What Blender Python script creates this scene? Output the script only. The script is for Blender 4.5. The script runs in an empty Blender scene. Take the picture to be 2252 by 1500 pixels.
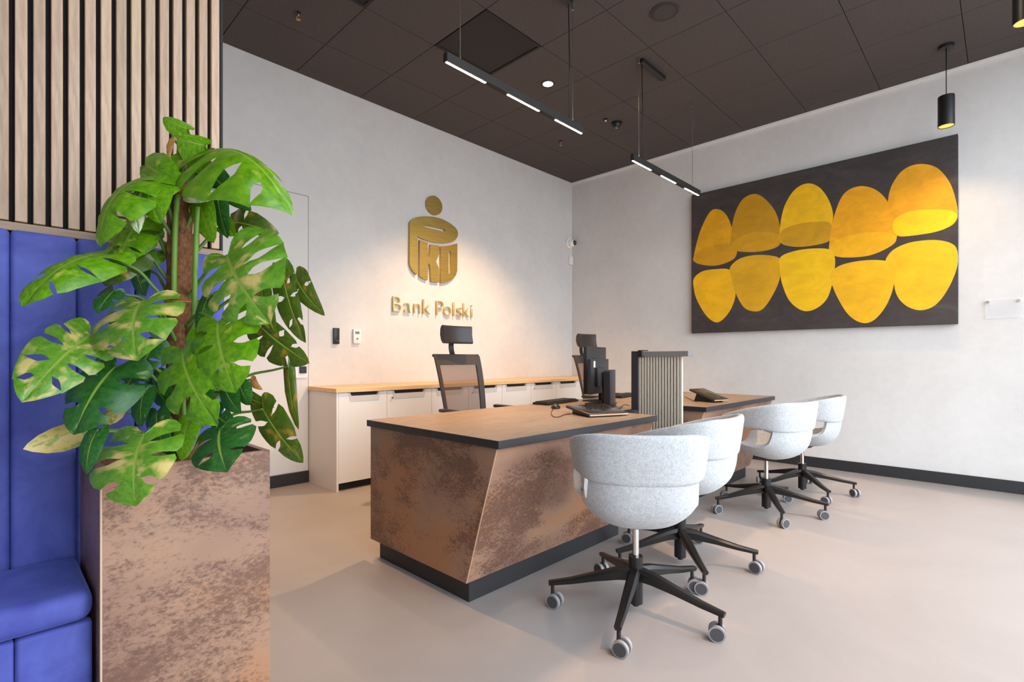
import bpy, bmesh, math, random
from mathutils import Vector, Matrix
R = math.radians
D = bpy.data
scn = bpy.context.scene
COL = scn.collection
rng = random.Random(7)

# ------------------------------------------------------------------ camera
# room axes: +X runs along the logo wall, +Y along the painting wall; camera stands at the origin
CH, F, CX, CY = 1.08, 1120.0, 1126.0, 788.0
EX = Vector((0.971, 1.0)); EX.normalize()          # lateral / depth share of world X
SA, CA = EX.x, EX.y
cam = D.cameras.new('camera'); camo = D.objects.new('camera', cam); COL.objects.link(camo)
camo.location = (0, 0, CH)
camo.rotation_euler = (R(90), 0, math.atan2(-CA, SA))
cam.sensor_width = 36.0; cam.lens = 36.0 * F / 2252.0
cam.shift_y = (CY - 750.0) / 2252.0
cam.clip_start = 0.02
scn.camera = camo

# ------------------------------------------------------------------ light
scn.view_settings.view_transform = 'Standard'; scn.view_settings.look = 'None'
scn.view_settings.exposure = 0.0; scn.view_settings.gamma = 1.0
scn.view_settings.use_curve_mapping = False
w = D.worlds.new('sky'); scn.world = w; w.use_nodes = True
bg = w.node_tree.nodes['Background']
bg.inputs[0].default_value = (0.82, 0.91, 1.0, 1); bg.inputs[1].default_value = 5.8

def lamp(name, kind, loc, energy, color, parent=None, **kw):
    l = D.lights.new(name, kind); l.energy = energy; l.color = color
    for k, v in kw.items(): setattr(l, k, v)
    o = D.objects.new(name, l); COL.objects.link(o); o.location = loc
    if parent: o.parent = parent
    return o
sun = lamp('sunlight', 'SUN', (1, -6, 9), 1.7, (1.0, 0.62, 0.40), angle=R(0.9))
sun.rotation_euler = Vector((0.06, 1.0, -1.72)).to_track_quat('-Z', 'Y').to_euler()

# ------------------------------------------------------------------ geometry helpers
def view(px, py):
    l = (px - CX) / F
    return Vector((CA + SA * l, SA - CA * l, -(py - CY) / F))
ORG = Vector((0, 0, CH))
def at(px, py, d): return ORG + view(px, py) * d                 # a point d metres deep
def on_z(px, py, z): v = view(px, py); return ORG + v * ((z - CH) / v.z)
def on_x(px, py, x): v = view(px, py); return ORG + v * (x / v.x)
def on_y(px, py, y): v = view(px, py); return ORG + v * (y / v.y)

def BM(): return bmesh.new()
def box(bm, x0, x1, y0, y1, z0, z1, bev=0.0, seg=2, mi=0):
    r = bmesh.ops.create_cube(bm, size=1.0)
    vs = r['verts']
    for v in vs:
        v.co = Vector(((x0 + x1) / 2 + v.co.x * (x1 - x0), (y0 + y1) / 2 + v.co.y * (y1 - y0), (z0 + z1) / 2 + v.co.z * (z1 - z0)))
    fs = set(f for v in vs for f in v.link_faces)
    if bev:
        es = list(set(e for v in vs for e in v.link_edges))
        q = bmesh.ops.bevel(bm, geom=es, offset=bev, segments=seg, profile=0.5, affect='EDGES')
        fs = set(f for f in fs if f.is_valid) | set(q['faces'])
    for f in fs: f.material_index = mi
    return vs
def frames(path):
    n = len(path); out = []
    up = None
    for i in range(n):
        t = (path[min(i + 1, n - 1)] - path[max(i - 1, 0)]).normalized()
        if up is None:
            up = Vector((0, 0, 1)) if abs(t.z) < 0.9 else Vector((0, 1, 0))
        s = t.cross(up).normalized(); up = s.cross(t).normalized()
        out.append((s, up))
    return out
def sweep(bm, path, ring, caps=True, mi=0, close=False):
    """ring(i) -> list of (a,b) offsets across the path"""
    path = [Vector(p) for p in path]
    fr = frames(path); rows = []
    for i, p in enumerate(path):
        s, u = fr[i]
        rows.append([bm.verts.new(p + s * a + u * b) for a, b in ring(i)])
    for i in range(len(rows) - 1):
        m = len(rows[i])
        for k in range(m):
            f = bm.faces.new((rows[i][k], rows[i][(k + 1) % m], rows[i + 1][(k + 1) % m], rows[i + 1][k])); f.material_index = mi
    if caps:
        f = bm.faces.new(rows[0][::-1]); f.material_index = mi
        f = bm.faces.new(rows[-1]); f.material_index = mi
    return rows
def tube(bm, path, r, n=8, mi=0):
    rr = r if isinstance(r, (list, tuple)) else [r] * len(path)
    sweep(bm, path, lambda i: [(rr[i] * math.cos(2 * math.pi * k / n), rr[i] * math.sin(2 * math.pi * k / n)) for k in range(n)], mi=mi)
def cyl(bm, c, r, z0, z1, n=24, r2=None, mi=0):
    c = Vector(c)
    r2 = r if r2 is None else r2
    a = [bm.verts.new((c.x + r * math.cos(2 * math.pi * k / n), c.y + r * math.sin(2 * math.pi * k / n), z0)) for k in range(n)]
    b = [bm.verts.new((c.x + r2 * math.cos(2 * math.pi * k / n), c.y + r2 * math.sin(2 * math.pi * k / n), z1)) for k in range(n)]
    for k in range(n):
        f = bm.faces.new((a[k], a[(k + 1) % n], b[(k + 1) % n], b[k])); f.material_index = mi
    f = bm.faces.new(a[::-1]); f.material_index = mi
    f = bm.faces.new(b); f.material_index = mi
    return a + b
def prism(bm, pts, axis, t0, t1, mi=0):
    """polygon in the plane across axis, extruded from t0 to t1"""
    def mk(p, t):
        return {'x': (t, p[0], p[1]), 'y': (p[0], t, p[1]), 'z': (p[0], p[1], t)}[axis]
    a = [bm.verts.new(mk(p, t0)) for p in pts]; b = [bm.verts.new(mk(p, t1)) for p in pts]
    n = len(pts)
    fs = [bm.faces.new((a[k], a[(k + 1) % n], b[(k + 1) % n], b[k])) for k in range(n)]
    fs.append(bm.faces.new(a[::-1])); fs.append(bm.faces.new(b))
    for f in fs: f.material_index = mi
def catmull(pts, n=6, closed=True):
    out = []; m = len(pts)
    rngi = range(m) if closed else range(m - 1)
    for i in rngi:
        if closed: p = [Vector(pts[(i + j) % m]) for j in (-1, 0, 1, 2)]
        else: p = [Vector(pts[min(max(i + j, 0), m - 1)]) for j in (-1, 0, 1, 2)]
        for k in range(n):
            t = k / n
            out.append(0.5 * ((2 * p[1]) + (-p[0] + p[2]) * t + (2 * p[0] - 5 * p[1] + 4 * p[2] - p[3]) * t * t + (-p[0] + 3 * p[1] - 3 * p[2] + p[3]) * t ** 3))
    if not closed: out.append(Vector(pts[-1]))
    return out

def link(name, mesh, mats, parent=None, smooth=False, auto=None):
    if not isinstance(mats, (list, tuple)): mats = [mats]
    for m in mats: mesh.materials.append(m)
    if smooth:
        for p in mesh.polygons: p.use_smooth = True
    o = D.objects.new(name, mesh); COL.objects.link(o)
    if parent: o.parent = parent
    return o
def obj(name, bm, mats, parent=None, smooth=False, sharp=None):
    bmesh.ops.recalc_face_normals(bm, faces=bm.faces)
    if sharp is not None:
        for e in bm.edges:
            if len(e.link_faces) == 2 and e.calc_face_angle(0) > R(sharp): e.smooth = False
        smooth = True
    me = D.meshes.new(name); bm.to_mesh(me); bm.free()
    return link(name, me, mats, parent, smooth)
def tag(o, label, cat, group=None):
    o['label'] = label; o['category'] = cat
    if group: o['group'] = group
    return o
def thing(name, label, cat, loc=(0, 0, 0), rz=0.0, group=None):
    o = D.objects.new(name, None); COL.objects.link(o); o.empty_display_size = 0.1
    o.location = loc; o.rotation_euler = (0, 0, rz)
    return tag(o, label, cat, group)
def struct(o): o['kind'] = 'structure'; return o
def copy_tree(o, parent=None):
    c = o.copy(); COL.objects.link(c)
    if parent: c.parent = parent
    for ch in list(o.children): copy_tree(ch, c)
    return c

# ------------------------------------------------------------------ materials
def srgb(r, g, b):
    f = lambda c: (c / 255) / 12.92 if c / 255 <= 0.04045 else ((c / 255 + 0.055) / 1.055) ** 2.4
    return (f(r), f(g), f(b), 1)
def mat(name, col, rough=0.5, metal=0.0, **kw):
    m = D.materials.new(name); m.use_nodes = True
    b = m.node_tree.nodes['Principled BSDF']
    b.inputs['Base Color'].default_value = col if len(col) == 4 else (*col, 1)
    b.inputs['Roughness'].default_value = rough; b.inputs['Metallic'].default_value = metal
    for k, v in kw.items(): b.inputs[k.replace('_', ' ')].default_value = v
    return m
def nodes(m): return m.node_tree.nodes, m.node_tree.links, m.node_tree.nodes['Principled BSDF']
def texco(m, scale=(1, 1, 1), rot=(0, 0, 0), out='Object'):
    N, L, b = nodes(m)
    tc = N.new('ShaderNodeTexCoord'); mp = N.new('ShaderNodeMapping')
    mp.inputs['Scale'].default_value = scale; mp.inputs['Rotation'].default_value = rot
    L.new(tc.outputs[out], mp.inputs[0]); return mp.outputs[0]
def noise(m, vec, scale, detail=4, rough=0.55, dist=0.0):
    N, L, b = nodes(m); n = N.new('ShaderNodeTexNoise')
    n.inputs['Scale'].default_value = scale; n.inputs['Detail'].default_value = detail
    n.inputs['Roughness'].default_value = rough; n.inputs['Distortion'].default_value = dist
    L.new(vec, n.inputs['Vector']); return n.outputs['Fac']
def ramp(m, fac, stops):
    N, L, b = nodes(m); r = N.new('ShaderNodeValToRGB'); e = r.color_ramp.elements
    while len(e) < len(stops): e.new(0.5)
    for i, (p, c) in enumerate(stops): e[i].position = p; e[i].color = c if len(c) == 4 else (*c, 1)
    L.new(fac, r.inputs[0]); return r.outputs[0]
def mix(m, fac, a, c, mode='MIX'):
    N, L, b = nodes(m); x = N.new('ShaderNodeMix'); x.data_type = 'RGBA'; x.blend_type = mode
    for s, v in ((x.inputs[0], fac), (x.inputs[6], a), (x.inputs[7], c)):
        if hasattr(v, 'default_value') or hasattr(v, 'is_linked'): L.new(v, s)
        else: s.default_value = v
    return x.outputs[2]
def bump(m, fac, strength=0.2, dist=0.01):
    N, L, b = nodes(m); n = N.new('ShaderNodeBump'); n.inputs['Strength'].default_value = strength
    n.inputs['Distance'].default_value = dist
    L.new(fac, n.inputs['Height']); L.new(n.outputs[0], b.inputs['Normal'])
def setcol(m, s): N, L, b = nodes(m); L.new(s, b.inputs['Base Color'])
def emit(name, col, strength):
    m = mat(name, (0, 0, 0, 1)); N, L, b = nodes(m)
    b.inputs['Emission Color'].default_value = (*col, 1); b.inputs['Emission Strength'].default_value = strength
    return m

M = {}
# plaster
m = M['plaster'] = mat('plaster', srgb(214, 210, 206), 0.85)
v = texco(m); n1 = noise(m, v, 1.6, 5, 0.6, 0.3); n2 = noise(m, v, 14, 4, 0.6)
c = ramp(m, n1, [(0.3, srgb(209, 205, 202)), (0.7, srgb(220, 217, 214))])
setcol(m, mix(m, 0.14, c, ramp(m, n2, [(0.35, srgb(200, 196, 192)), (0.65, srgb(226, 223, 220))])))
bump(m, n2, 0.12, 0.004)
# poured floor
m = M['floor'] = mat('poured_floor', srgb(196, 186, 180), 0.42)
v = texco(m); n1 = noise(m, v, 1.1, 6, 0.6, 0.5)
setcol(m, ramp(m, n1, [(0.3, srgb(149, 142, 139)), (0.7, srgb(161, 154, 151))]))
M['ceiling_tile'] = mat('ceiling_tile', srgb(84, 77, 76), 0.9)
m = M['ceiling_tile']; v = texco(m); n1 = noise(m, v, 90, 2)
setcol(m, ramp(m, n1, [(0.3, srgb(76, 70, 69)), (0.7, srgb(90, 83, 82))]))
M['grid'] = mat('ceiling_grid', srgb(30, 28, 28), 0.8)
M['black'] = mat('black_satin', srgb(26, 25, 26), 0.42)
M['black_matt'] = mat('black_matt', srgb(30, 29, 30), 0.7)
M['plinth'] = mat('plinth_black', srgb(38, 38, 40), 0.5)
M['edge'] = mat('dark_edge', srgb(46, 45, 48), 0.45)
M['white'] = mat('white_melamine', srgb(232, 226, 220), 0.45)
M['white_plastic'] = mat('white_plastic', srgb(236, 234, 230), 0.35)
M['grey_plastic'] = mat('grey_plastic', srgb(120, 120, 122), 0.4)
M['steel'] = mat('brushed_steel', srgb(200, 198, 196), 0.28, 1.0)
M['chrome'] = mat('chrome', srgb(225, 224, 222), 0.12, 1.0)
M['gold'] = mat('brushed_gold', srgb(168, 132, 62), 0.38, 0.85)
m = M['gold']; v = texco(m, (2, 2, 60)); setcol(m, ramp(m, noise(m, v, 3, 3), [(0.3, srgb(178, 148, 74)), (0.7, srgb(200, 170, 94))]))
M['gold_light'] = mat('letter_gold', srgb(218, 194, 126), 0.35, 0.6)
# wood
def wood(name, c0, c1, c2, sc, rough=0.55, bmp=0.15):
    m = mat(name, c1, rough); v = texco(m, sc)
    n1 = noise(m, v, 2.2, 6, 0.62, 0.8); n2 = noise(m, v, 11, 3, 0.6)
    N, L, b = nodes(m)
    oi = N.new('ShaderNodeObjectInfo'); hs = N.new('ShaderNodeHueSaturation')
    mr = N.new('ShaderNodeMapRange'); L.new(oi.outputs['Random'], mr.inputs[0])
    mr.inputs[3].default_value = 0.86; mr.inputs[4].default_value = 1.14
    cc = ramp(m, n1, [(0.25, c0), (0.5, c1), (0.75, c2)])
    cc = mix(m, 0.3, cc, ramp(m, n2, [(0.35, c0), (0.65, c2)]))
    L.new(mr.outputs[0], hs.inputs['Value']); L.new(cc, hs.inputs['Color'])
    setcol(m, hs.outputs[0]); bump(m, n2, bmp, 0.003)
    return m
M['slat_oak'] = wood('slat_oak', srgb(158, 128, 104), srgb(192, 162, 136), srgb(212, 184, 158), (9, 9, 0.9))
M['oak_top'] = wood('oak_worktop', srgb(196, 152, 104), srgb(218, 178, 130), srgb(230, 194, 150), (0.6, 7, 7), 0.45, 0.05)
M['desk_top'] = wood('desk_laminate', srgb(128, 104, 82), srgb(150, 124, 100), srgb(166, 140, 114), (1.2, 4.5, 4), 0.42, 0.03)
M['felt'] = mat('black_felt', srgb(24, 22, 24), 0.95)
# rust-stone laminate
def rust(name, sc, rot):
    m = mat(name, srgb(150, 115, 95), 0.42)
    v = texco(m, sc, rot)
    big = noise(m, v, 1.5, 5, 0.6, 0.4); fine = noise(m, v, 34, 8, 0.8, 0.3); tint = noise(m, v, 1.0, 3, 0.5)
    N, L, b = nodes(m)
    base = ramp(m, tint, [(0.36, srgb(142, 108, 90)), (0.5, srgb(160, 124, 101)), (0.64, srgb(168, 118, 84))])
    mth = N.new('ShaderNodeMath'); mth.operation = 'MULTIPLY_ADD'
    L.new(big, mth.inputs[0]); mth.inputs[1].default_value = 1.15; L.new(fine, mth.inputs[2])
    blot = ramp(m, mth.outputs[0], [(0.52, (0, 0, 0)), (0.56, (1, 1, 1))])
    mth.use_clamp = False
    sub = N.new('ShaderNodeMath'); sub.operation = 'SUBTRACT'; L.new(mth.outputs[0], sub.inputs[0]); sub.inputs[1].default_value = 0.52
    blot = ramp(m, sub.outputs[0], [(0.455, (1, 1, 1)), (0.60, (0, 0, 0))])
    dark = ramp(m, fine, [(0.35, srgb(84, 56, 45)), (0.65, srgb(118, 82, 66))])
    x = N.new('ShaderNodeMath'); x.operation = 'MULTIPLY'; L.new(blot, x.inputs[0]); x.inputs[1].default_value = 0.8
    setcol(m, mix(m, x.outputs[0], base, dark))
    return m
M['rust'] = rust('rust_laminate', (1.7, 1.7, 3.0), (0, R(22), 0))
M['edge_light'] = mat('light_edge_band', srgb(206, 170, 140), 0.5)
# velvet
m = M['velvet'] = mat('blue_velvet', srgb(58, 66, 150), 0.75)
v = texco(m); n1 = noise(m, v, 5, 4, 0.6, 0.6)
setcol(m, ramp(m, n1, [(0.32, srgb(66, 72, 154)), (0.7, srgb(98, 110, 196))]))  # mottled sheen put into the colour, from darker to lit blue
b = nodes(m)[2]; b.inputs['Sheen Weight'].default_value = 0.7; b.inputs['Sheen Tint'].default_value = srgb(130, 150, 235); b.inputs['Sheen Roughness'].default_value = 0.35
# felt fabric of the visitor chairs
m = M['fabric'] = mat('light_grey_wool', srgb(198, 200, 202), 0.9)
v = texco(m); n1 = noise(m, v, 260, 3, 0.7); n2 = noise(m, v, 60, 3, 0.6)
c = ramp(m, n1, [(0.36, srgb(148, 150, 154)), (0.64, srgb(208, 209, 209))])
setcol(m, mix(m, 0.35, c, ramp(m, n2, [(0.4, srgb(167, 169, 173)), (0.6, srgb(196, 197, 198))])))
bump(m, n1, 0.25, 0.002); nodes(m)[2].inputs['Sheen Weight'].default_value = 0.2
M['leather'] = mat('dark_leather', srgb(44, 38, 36), 0.42)
M['chair_frame'] = mat('task_chair_frame', srgb(58, 48, 43), 0.6)
m = M['net'] = mat('back_netting', srgb(98, 66, 46), 0.8); nodes(m)[2].inputs['Alpha'].default_value = 0.70
M['tyre'] = mat('caster_tyre', srgb(142, 140, 142), 0.5)
M['disc'] = mat('caster_disc', srgb(66, 66, 70), 0.45)
M['screen'] = mat('dark_glass', srgb(58, 52, 48), 0.12)
M['metal_black'] = mat('black_powder_coat', srgb(34, 32, 31), 0.32, 0.3)
M['anthracite'] = mat('anthracite_plastic', srgb(44, 45, 49), 0.45)
M['grey_rail'] = mat('grey_rail', srgb(122, 119, 120), 0.45)
M['screen_slat'] = mat('screen_slat', srgb(198, 188, 172), 0.5)
m = M['acrylic'] = mat('clear_acrylic', (0.95, 0.95, 0.97, 1), 0.08); nodes(m)[2].inputs['Alpha'].default_value = 0.10
M['led'] = emit('led_strip', (1.0, 0.88, 0.74), 70)
M['bulb'] = emit('downlight_glow', (1.0, 0.80, 0.52), 30)
M['pendant_glow'] = emit('pendant_glow', (1.0, 0.62, 0.12), 1.4)
M['soil'] = mat('bark_soil', srgb(48, 34, 26), 0.95)
m = M['moss'] = mat('coir_pole', srgb(120, 78, 48), 0.95)
v = texco(m, (1, 1, 0.6)); n1 = noise(m, v, 90, 5, 0.7); setcol(m, ramp(m, n1, [(0.3, srgb(74, 46, 28)), (0.7, srgb(158, 106, 66))])); bump(m, n1, 0.8, 0.01)
M['stem'] = mat('plant_stem', srgb(104, 142, 46), 0.5)
M['petiole'] = mat('petiole_green', srgb(96, 126, 52), 0.5)
M['sheath'] = mat('dry_sheath', srgb(190, 130, 70), 0.8)

def leaf_mat(name, g0, g1, pale, amount):
    m = mat(name, g0, 0.33); N, L, b = nodes(m)
    tc = N.new('ShaderNodeUVMap'); oi = N.new('ShaderNodeObjectInfo')
    sp = N.new('ShaderNodeSeparateXYZ'); L.new(tc.outputs[0], sp.inputs[0])
    cb = N.new('ShaderNodeCombineXYZ')
    s1 = N.new('ShaderNodeMath'); s1.operation = 'MULTIPLY'; L.new(sp.outputs[0], s1.inputs[0]); s1.inputs[1].default_value = 7.0
    s2 = N.new('ShaderNodeMath'); s2.operation = 'MULTIPLY'; L.new(sp.outputs[1], s2.inputs[0]); s2.inputs[1].default_value = 1.6
    s3 = N.new('ShaderNodeMath'); s3.operation = 'MULTIPLY'; L.new(oi.outputs['Random'], s3.inputs[0]); s3.inputs[1].default_value = 40.0
    for i, s in enumerate((s1, s2, s3)): L.new(s.outputs[0], cb.inputs[i])
    n1 = noise(m, cb.outputs[0], 1.0, 3, 0.5); n2 = noise(m, cb.outputs[0], 3.1, 3, 0.6)
    base = ramp(m, n2, [(0.3, g0), (0.7, g1)])
    lo = 0.72 - amount
    msk = ramp(m, n1, [(lo, (0, 0, 0)), (lo + 0.14, (1, 1, 1))])
    x = mix(m, msk, base, pale)
    ab = N.new('ShaderNodeMath'); ab.operation = 'ABSOLUTE'; L.new(sp.outputs[1], ab.inputs[0])
    rib = ramp(m, ab.outputs[0], [(0.025, (1, 1, 1)), (0.05, (0, 0, 0))])
    col = mix(m, rib, x, srgb(150, 176, 72))
    setcol(m, col)
    tr = N.new('ShaderNodeBsdfTranslucent'); L.new(col, tr.inputs[0])
    ms = N.new('ShaderNodeMixShader'); ms.inputs[0].default_value = 0.28
    out = N['Material Output']
    L.new(b.outputs[0], ms.inputs[1]); L.new(tr.outputs[0], ms.inputs[2]); L.new(ms.outputs[0], out.inputs[0])
    return m
LM = {
 'g': leaf_mat('leaf_green', srgb(76, 134, 10), srgb(124, 178, 24), srgb(200, 200, 84), 0.10),
 'v': leaf_mat('leaf_variegated', srgb(80, 138, 30), srgb(122, 174, 52), srgb(226, 204, 124), 0.20),
 'd': leaf_mat('leaf_dark', srgb(30, 86, 32), srgb(60, 120, 48), srgb(160, 180, 120), 0.08),
 'o': leaf_mat('leaf_olive', srgb(58, 88, 24), srgb(90, 112, 34), srgb(164, 130, 44), 0.17),
 'y': leaf_mat('leaf_cream', srgb(110, 140, 60), srgb(150, 166, 84), srgb(214, 186, 110), 0.34),
 'p': leaf_mat('leaf_pale', srgb(120, 160, 110), srgb(170, 196, 160), srgb(226, 224, 190), 0.3),
 't': leaf_mat('leaf_dry', srgb(170, 112, 58), srgb(206, 148, 84), srgb(220, 170, 110), 0.2),
}

# ------------------------------------------------------------------ room shell
WX, WY, H = 5.722, 4.381, 3.54
X0, Y0 = -1.6, -0.80
bm = BM(); box(bm, X0 - 0.2, WX + 0.2, Y0 - 0.2, WY + 0.2, -0.12, 0.0); struct(obj('floor', bm, M['floor']))
bm = BM(); box(bm, -16, 22, -22, Y0 - 0.2, -0.14, -0.02); struct(obj('unseen_pavement', bm, mat('pavement', srgb(150, 146, 142), 0.9)))  # unseen street ground, added to bounce daylight onto the ceiling
bm = BM(); box(bm, X0 - 0.2, WX + 0.2, WY, WY + 0.2, 0.0, H + 0.2); struct(obj('wall_back', bm, M['plaster']))
bm = BM(); box(bm, WX, WX + 0.2, Y0 - 0.2, WY, 0.0, H + 0.2); struct(obj('wall_right', bm, M['plaster']))
bm = BM(); box(bm, X0 - 0.2, X0, Y0 - 0.2, WY, 0.0, H + 0.2); struct(obj('wall_side', bm, M['plaster']))
# street side: glazed opening with a low sill and a header
bm = BM(); box(bm, X0, WX, Y0 - 0.12, Y0, H - 0.03, H + 0.2); box(bm, X0, WX, Y0 - 0.12, Y0, 0.0, 0.06)
box(bm, X0, -0.25, Y0 - 0.12, Y0, 0.06, H - 0.03); box(bm, WX - 0.40, WX, Y0 - 0.12, Y0, 0.06, H - 0.03)  # solid ends of this unseen wall, added to cut the sky light
struct(obj('wall_front', bm, M['edge']))
# ceiling: slab, then one tile per grid cell
bm = BM(); box(bm, X0, WX, Y0, WY, H + 0.012, H + 0.2); ceil = struct(obj('ceiling', bm, M['grid']))
tile_me = {}
def tile(x0, x1, y0, y1):
    k = (round(x1 - x0, 3), round(y1 - y0, 3))
    if k not in tile_me:
        bm = BM(); box(bm, 0, x1 - x0, 0, y1 - y0, 0, 0.014, 0.002, 1)
        me = D.meshes.new('tile'); bmesh.ops.recalc_face_normals(bm, faces=bm.faces); bm.to_mesh(me); bm.free()
        me.materials.append(M['ceiling_tile']); tile_me[k] = me
    o = D.objects.new('tile', tile_me[k]); COL.objects.link(o); o.parent = ceil; o.location = (x0, y0, H)
xs = [2.447 + 0.6 * k for k in range(-7, 6)]; ys = [2.63 + 0.6 * k for k in range(-6, 4)]
VENTS = ((2.447, 2.63), (1.247, 2.63))
for x in xs:
    for y in ys:
        if any(abs(x - a) < 0.05 and abs(y - b_) < 0.05 for a, b_ in VENTS): continue
        a0, a1, b0, b1 = max(x, X0) + 0.002, min(x + 0.6, WX) - 0.002, max(y, Y0) + 0.002, min(y + 0.6, WY) - 0.002
        if a1 - a0 > 0.03 and b1 - b0 > 0.03: tile(a0, a1, b0, b1)
# skirting and cornice strips
bm = BM(); box(bm, WX - 0.014, WX - 0.0005, Y0, WY - 0.001, 0.0, 0.10, 0.002, 1); struct(obj('baseboard_right', bm, M['plinth']))
bm = BM(); box(bm, 0.62, 1.955, WY - 0.014, WY - 0.0005, 0.0, 0.10, 0.002, 1); struct(obj('baseboard_back', bm, M['plinth']))
bm = BM(); box(bm, WX - 0.022, WX - 0.0005, Y0, WY - 0.001, H - 0.030, H - 0.001, 0.002, 1); struct(obj('trim_2', bm, mat('cornice_white', srgb(238, 236, 232), 0.6)))
# flush door in the logo wall
bm = BM(); box(bm, 1.05, 1.950, WY - 0.006, WY - 0.0005, 0.104, 2.492, 0.0015, 1)
door = struct(obj('door_1', bm, mat('door_paint', srgb(216, 212, 208), 0.7)))
bm = BM()
for a in ((1.950, 1.956, 0.1, 2.498), (1.044, 1.956, 2.492, 2.498)): box(bm, a[0], a[1], WY - 0.004, WY - 0.0004, a[2], a[3])
obj('door_joint', bm, mat('door_gap', srgb(150, 144, 138), 0.9), door)
p = on_y(664, 812, WY)
bm = BM(); box(bm, p.x - 0.075, p.x + 0.045, WY - 0.016, WY - 0.006, p.z - 0.075, p.z + 0.085, 0.003); obj('handle_plate', bm, M['white_plastic'], door)
bm = BM(); box(bm, p.x - 0.03, p.x + 0.03, WY - 0.03, WY - 0.016, p.z - 0.035, p.z + 0.025, 0.004); obj('handle_cup', bm, M['black'], door)
bm = BM(); box(bm, p.x - 0.045, p.x + 0.04, WY - 0.045, WY - 0.016, p.z + 0.05, p.z + 0.075, 0.004); obj('handle_lever', bm, M['black'], door)

# slatted partition on the left
PY = 2.06
bm = BM(); box(bm, X0, 0.598, PY + 0.02, PY + 0.16, 0.0, H + 0.01); part = struct(obj('wall_left', bm, M['felt']))
bm = BM(); box(bm, 0, 0.0265, PY, PY + 0.022, 1.478, H - 0.002, 0.0015, 1)
bmesh.ops.recalc_face_normals(bm, faces=bm.faces); sl = D.meshes.new('slat'); bm.to_mesh(sl); bm.free(); sl.materials.append(M['slat_oak'])
for k in range(42):
    o = D.objects.new('slat', sl); COL.objects.link(o); o.parent = part; o.location = (0.5635 - 0.0391 * k, 0, 0)
bm = BM(); box(bm, X0, 0.598, PY - 0.012, PY + 0.022, 1.447, 1.472, 0.002, 1); obj('ledge', bm, wood('ledge_oak', srgb(150, 122, 98), srgb(180, 152, 126), srgb(196, 168, 142), (1, 9, 9)), part)
bm = BM(); box(bm, 0.592, 0.600, PY - 0.002, PY + 0.16, 0.0, H); obj('edge_profile', bm, M['black_matt'], part)

# ------------------------------------------------------------------ blue bench
bench = thing('upholstered_bench', 'blue velvet bench with tall channelled back under the wooden slats', 'bench', (-0.5, 1.85, 0))
def pad(bm, x0, x1, y0, y1, z0, z1, bev): box(bm, x0, x1, y0, y1, z0, z1, bev, 4)
bx = 0.5
for k in range(-9, 4):
    x0 = 0.044 + 0.144 * k; x1 = min(x0 + 0.144, 0.594)
    if x1 - x0 < 0.05: continue
    bm = BM(); pad(bm, x0 + bx + 0.0008, x1 + bx - 0.0008, 2.008 - 1.85, 2.056 - 1.85, 0.05, 1.445, 0.014)
    obj('back_panel', bm, M['velvet'], bench, sharp=40)
bm = BM(); pad(bm, -1.25 + bx, 0.188 + bx, 1.668 - 1.85, 2.012 - 1.85, 0.415, 0.492, 0.028)
bmesh.ops.subdivide_edges(bm, edges=[e for e in bm.edges if e.calc_length() > 0.2], cuts=14, use_grid_fill=True)
for v_ in bm.verts:
    if v_.co.z > 0.45: v_.co.z += 0.005 * math.sin(v_.co.x * 23) * math.sin(v_.co.y * 17 + 1)
obj('seat_cushion', bm, M['velvet'], bench, sharp=50)
for k in range(-9, 2):
    x0 = 0.044 + 0.144 * k; x1 = min(x0 + 0.144, 0.188)
    if x1 - x0 < 0.02: continue
    bm = BM(); pad(bm, x0 + bx + 0.0008, x1 + bx - 0.0008, 1.680 - 1.85, 1.72 - 1.85, 0.0, 0.410, 0.010)
    obj('front_panel', bm, M['velvet'], bench, sharp=40)

# ------------------------------------------------------------------ planter and plant
PX0, PX1, PYA, PYB, PH = 0.195, 0.600, 1.612, 2.004, 0.80
pl = thing('planter_box', 'tall square brown rust-patterned planter beside the blue bench', 'planter', ((PX0 + PX1) / 2, (PYA + PYB) / 2, 0))
ox, oy = pl.location.x, pl.location.y
t = 0.018
for nm, a in (('front_panel', (PX0 + 0.004, PX1, PYA, PYA + t)), ('side_panel', (PX0, PX0 + t, PYA + t, PYB)), ('side_panel', (PX1 - t, PX1, PYA + t, PYB)), ('rear_panel', (PX0 + t, PX1 - t, PYB - t, PYB))):
    bm = BM(); box(bm, a[0] - ox, a[1] - ox, a[2] - oy, a[3] - oy, 0.0, PH); obj(nm, bm, M['rust'], pl)
bm = BM(); box(bm, PX0 - 0.0004 - ox, PX0 + 0.0036 - ox, PYA - 0.0004 - oy, PYA + t - 0.001 - oy, 0.0, PH); e = obj('edge_strip', bm, M['edge_light'], pl); e['label'] = 'pale edge band'
bm = BM(); box(bm, PX0 + t - ox, PX1 - t - ox, PYA + t - oy, PYB - t - oy, 0.5, 0.735)
bmesh.ops.subdivide_edges(bm, edges=bm.edges[:], cuts=8, use_grid_fill=True)
for v_ in bm.verts:
    if v_.co.z > 0.73 : v_.co.z += rng.uniform(-0.012, 0.012)
obj('soil', bm, M['soil'], pl)

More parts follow.
